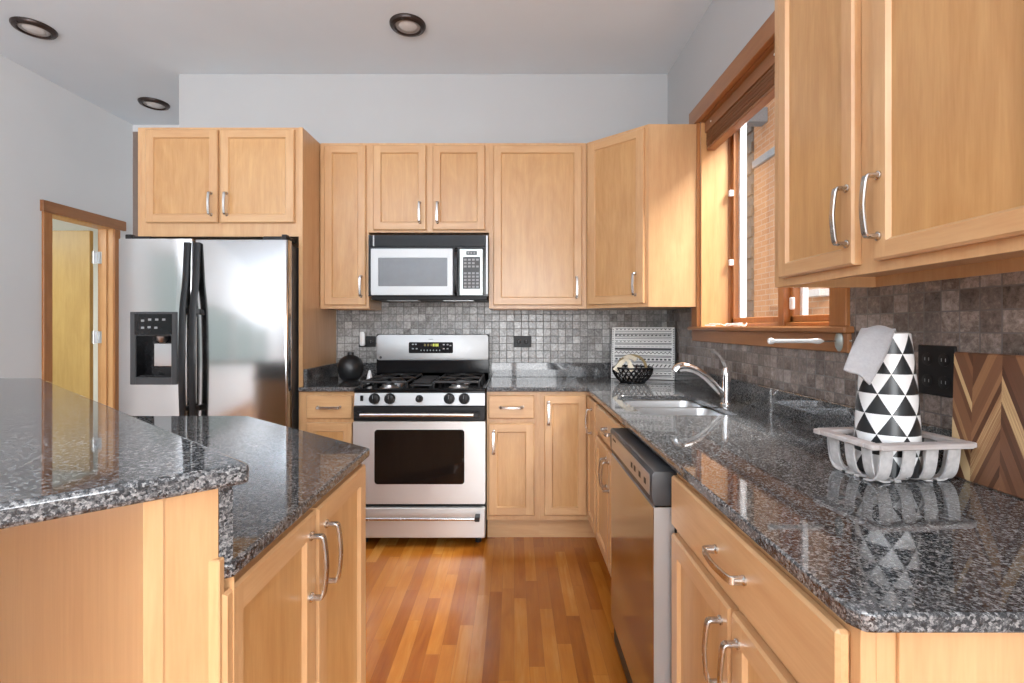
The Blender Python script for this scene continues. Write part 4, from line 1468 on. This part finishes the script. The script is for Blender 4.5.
tag(cvo, 'tapered vase with black and white triangle pattern standing in the tray', 'vase')

# grey cloth draped over the top of the cone vase
tw = MB()
Zt = CT + 0.011 + Hc
LEFT = smooth_path([(0.862, 1.222, Zt - 0.030), (0.850, 1.208, Zt + 0.004), (0.828, 1.180, Zt + 0.010), (0.794, 1.142, Zt - 0.006), (0.757, 1.112, Zt - 0.040), (0.727, 1.090, Zt - 0.080)], 5)
RIGHT = smooth_path([(0.925, 1.192, Zt - 0.004), (0.912, 1.180, Zt + 0.008), (0.895, 1.158, Zt + 0.008), (0.872, 1.132, Zt + 0.003), (0.826, 1.096, Zt - 0.045), (0.772, 1.072, Zt - 0.108)], 5)
NUc = 14
rowsT = []
for j_, (pl_, pr_) in enumerate(zip(LEFT, RIGHT)):
    row_ = []
    for i in range(NUc + 1):
        u = i / NUc
        p_ = pl_.lerp(pr_, u)
        p_.z += 0.006 * math.sin(PI * u) + 0.002 * math.sin(9 * u + 0.35 * j_)
        row_.append(tw.bm.verts.new(p_))
    rowsT.append(row_)
for a, b in zip(rowsT, rowsT[1:]):
    for i in range(NUc):
        tw.bm.faces.new([a[i], a[i + 1], b[i + 1], b[i]])
bmesh.ops.recalc_face_normals(tw.bm, faces=tw.bm.faces)
two = tw.build('dish_cloth', cloth_grey, None, angle=80)
sm = two.modifiers.new('thick', 'SOLIDIFY')
sm.thickness = 0.004
sm.offset = 0
tag(two, 'grey linen dish cloth draped over the top of the triangle vase', 'cloth')

# chevron cutting board leaning on the right wall
cbm = MB().box(-0.02, 0.0, -0.40, 0.0, 0, 0.293, 0.003).build('cutting_board', chevron_m)
cbm.location = (1.0535, 1.172, CT)
cbm.rotation_euler = (0, math.radians(1.6), 0)
tag(cbm, 'chevron patterned mixed wood cutting board leaning on the right wall tiles', 'cutting board')

# paper towel holder on the window apron
ph = thing('paper_towel_holder', 'empty satin white paper towel holder below the window', 'paper towel holder', (RW - 0.020, 1.625, 1.2195))
MB().lathe([(0.034, 0.0), (0.034, -0.003), (0.028, -0.007), (0.010, -0.012)], (0, 0, 0), 30, 'x').build('mounting_plate', panel_silver, ph, xf=Matrix.Diagonal((1, 0.55, 1, 1)))
MB().lathe([(0.0035, -0.012), (0.0035, -0.07)], (0, 0, 0), 12, 'x').build('rod', nickel, ph)
MB().lathe([(0.003, -0.052), (0.0085, -0.064), (0.0095, -0.074), (0.0075, -0.088), (0.0068, -0.100), (0.0068, -0.215), (0.0095, -0.219), (0.0105, -0.226), (0.0095, -0.233), (0.004, -0.236)], (0, 0, 0), 18, 'x').build('bar', white_glaze, ph)
# small hook right of the window apron
hk = MB().lathe([(0.006, 0.0), (0.006, -0.003), (0.0022, -0.006), (0.0022, -0.026), (0.004, -0.028), (0.003, -0.032)], (0, 0, 0), 12, 'x').build('wall_hook', nickel)
hk.location = (RW - 0.008, 1.545, 1.223)
tag(hk, 'tiny metal hook on the tiles just right of the window apron', 'hook')

# raised wooden blind
bl_ = thing('window_blind', 'raised brown wooden blind at the top of the window', 'blind', (RW + 0.05, 2.285, WZ1))
xb = world_to(bl_)
MB().box(RW + 0.018, RW + 0.028, WY0 + 0.018, WY1 - 0.018, 2.392, 2.455, 0.002).build('valance', blind_wood, bl_, xf=xb)
MB().box(RW + 0.030, RW + 0.075, WY0 + 0.02, WY1 - 0.02, 2.415, 2.455).build('head_rail', blind_wood, bl_, xf=xb)
s = MB()
for k in range(17):
    z = 2.312 + k * 0.0058
    dx = 0.002 * math.sin(k * 2.1)
    s.box(RW + 0.026 + dx, RW + 0.076 + dx, WY0 + 0.022, WY1 - 0.022, z, z + 0.0030)
s.build('slat_stack', blind_wood, bl_, xf=xb)
MB().box(RW + 0.026, RW + 0.076, WY0 + 0.022, WY1 - 0.022, 2.290, 2.309, 0.003).build('bottom_rail', blind_wood, bl_, xf=xb)
for yy in (2.78, 2.10, 1.80):
    m = MB()
    for q in (-0.006, 0.006):
        m.tube(smooth_path([(RW + 0.022, yy + q, 2.40), (RW + 0.015, yy + q * 1.5, 2.37), (RW + 0.021, yy - q, 2.34), (RW + 0.014, yy + q, 2.315), (RW + 0.021, yy, 2.295)], 4), 0.0016, 5)
    m.build('ladder_cord', blind_wood, bl_, xf=xb)
    MB().lathe([(0.005, 0.0), (0.005, -0.004)], (RW + 0.019, yy, 2.425), 10, 'x').build('rivet', vinyl, bl_, xf=xb)
crd = MB()
random.seed(3)
for cx2, cy2, npt, sp_ in ((RW + 0.05, 2.80, 13, 0.045), (RW + 0.07, 2.60, 16, 0.05), (RW + 0.06, 2.52, 10, 0.04)):
    pts = [(cx2 + random.uniform(-sp_, sp_) * 0.8, cy2 + random.uniform(-sp_, sp_) * 1.6, 1.2705 + random.random() * 0.016) for _ in range(npt)]
    crd.tube(smooth_path(pts, 5), 0.0022, 6)
co_ = crd.build('blind_cord', white_cord)
tag(co_, 'tangled white blind cords lying on the window sill', 'cord')
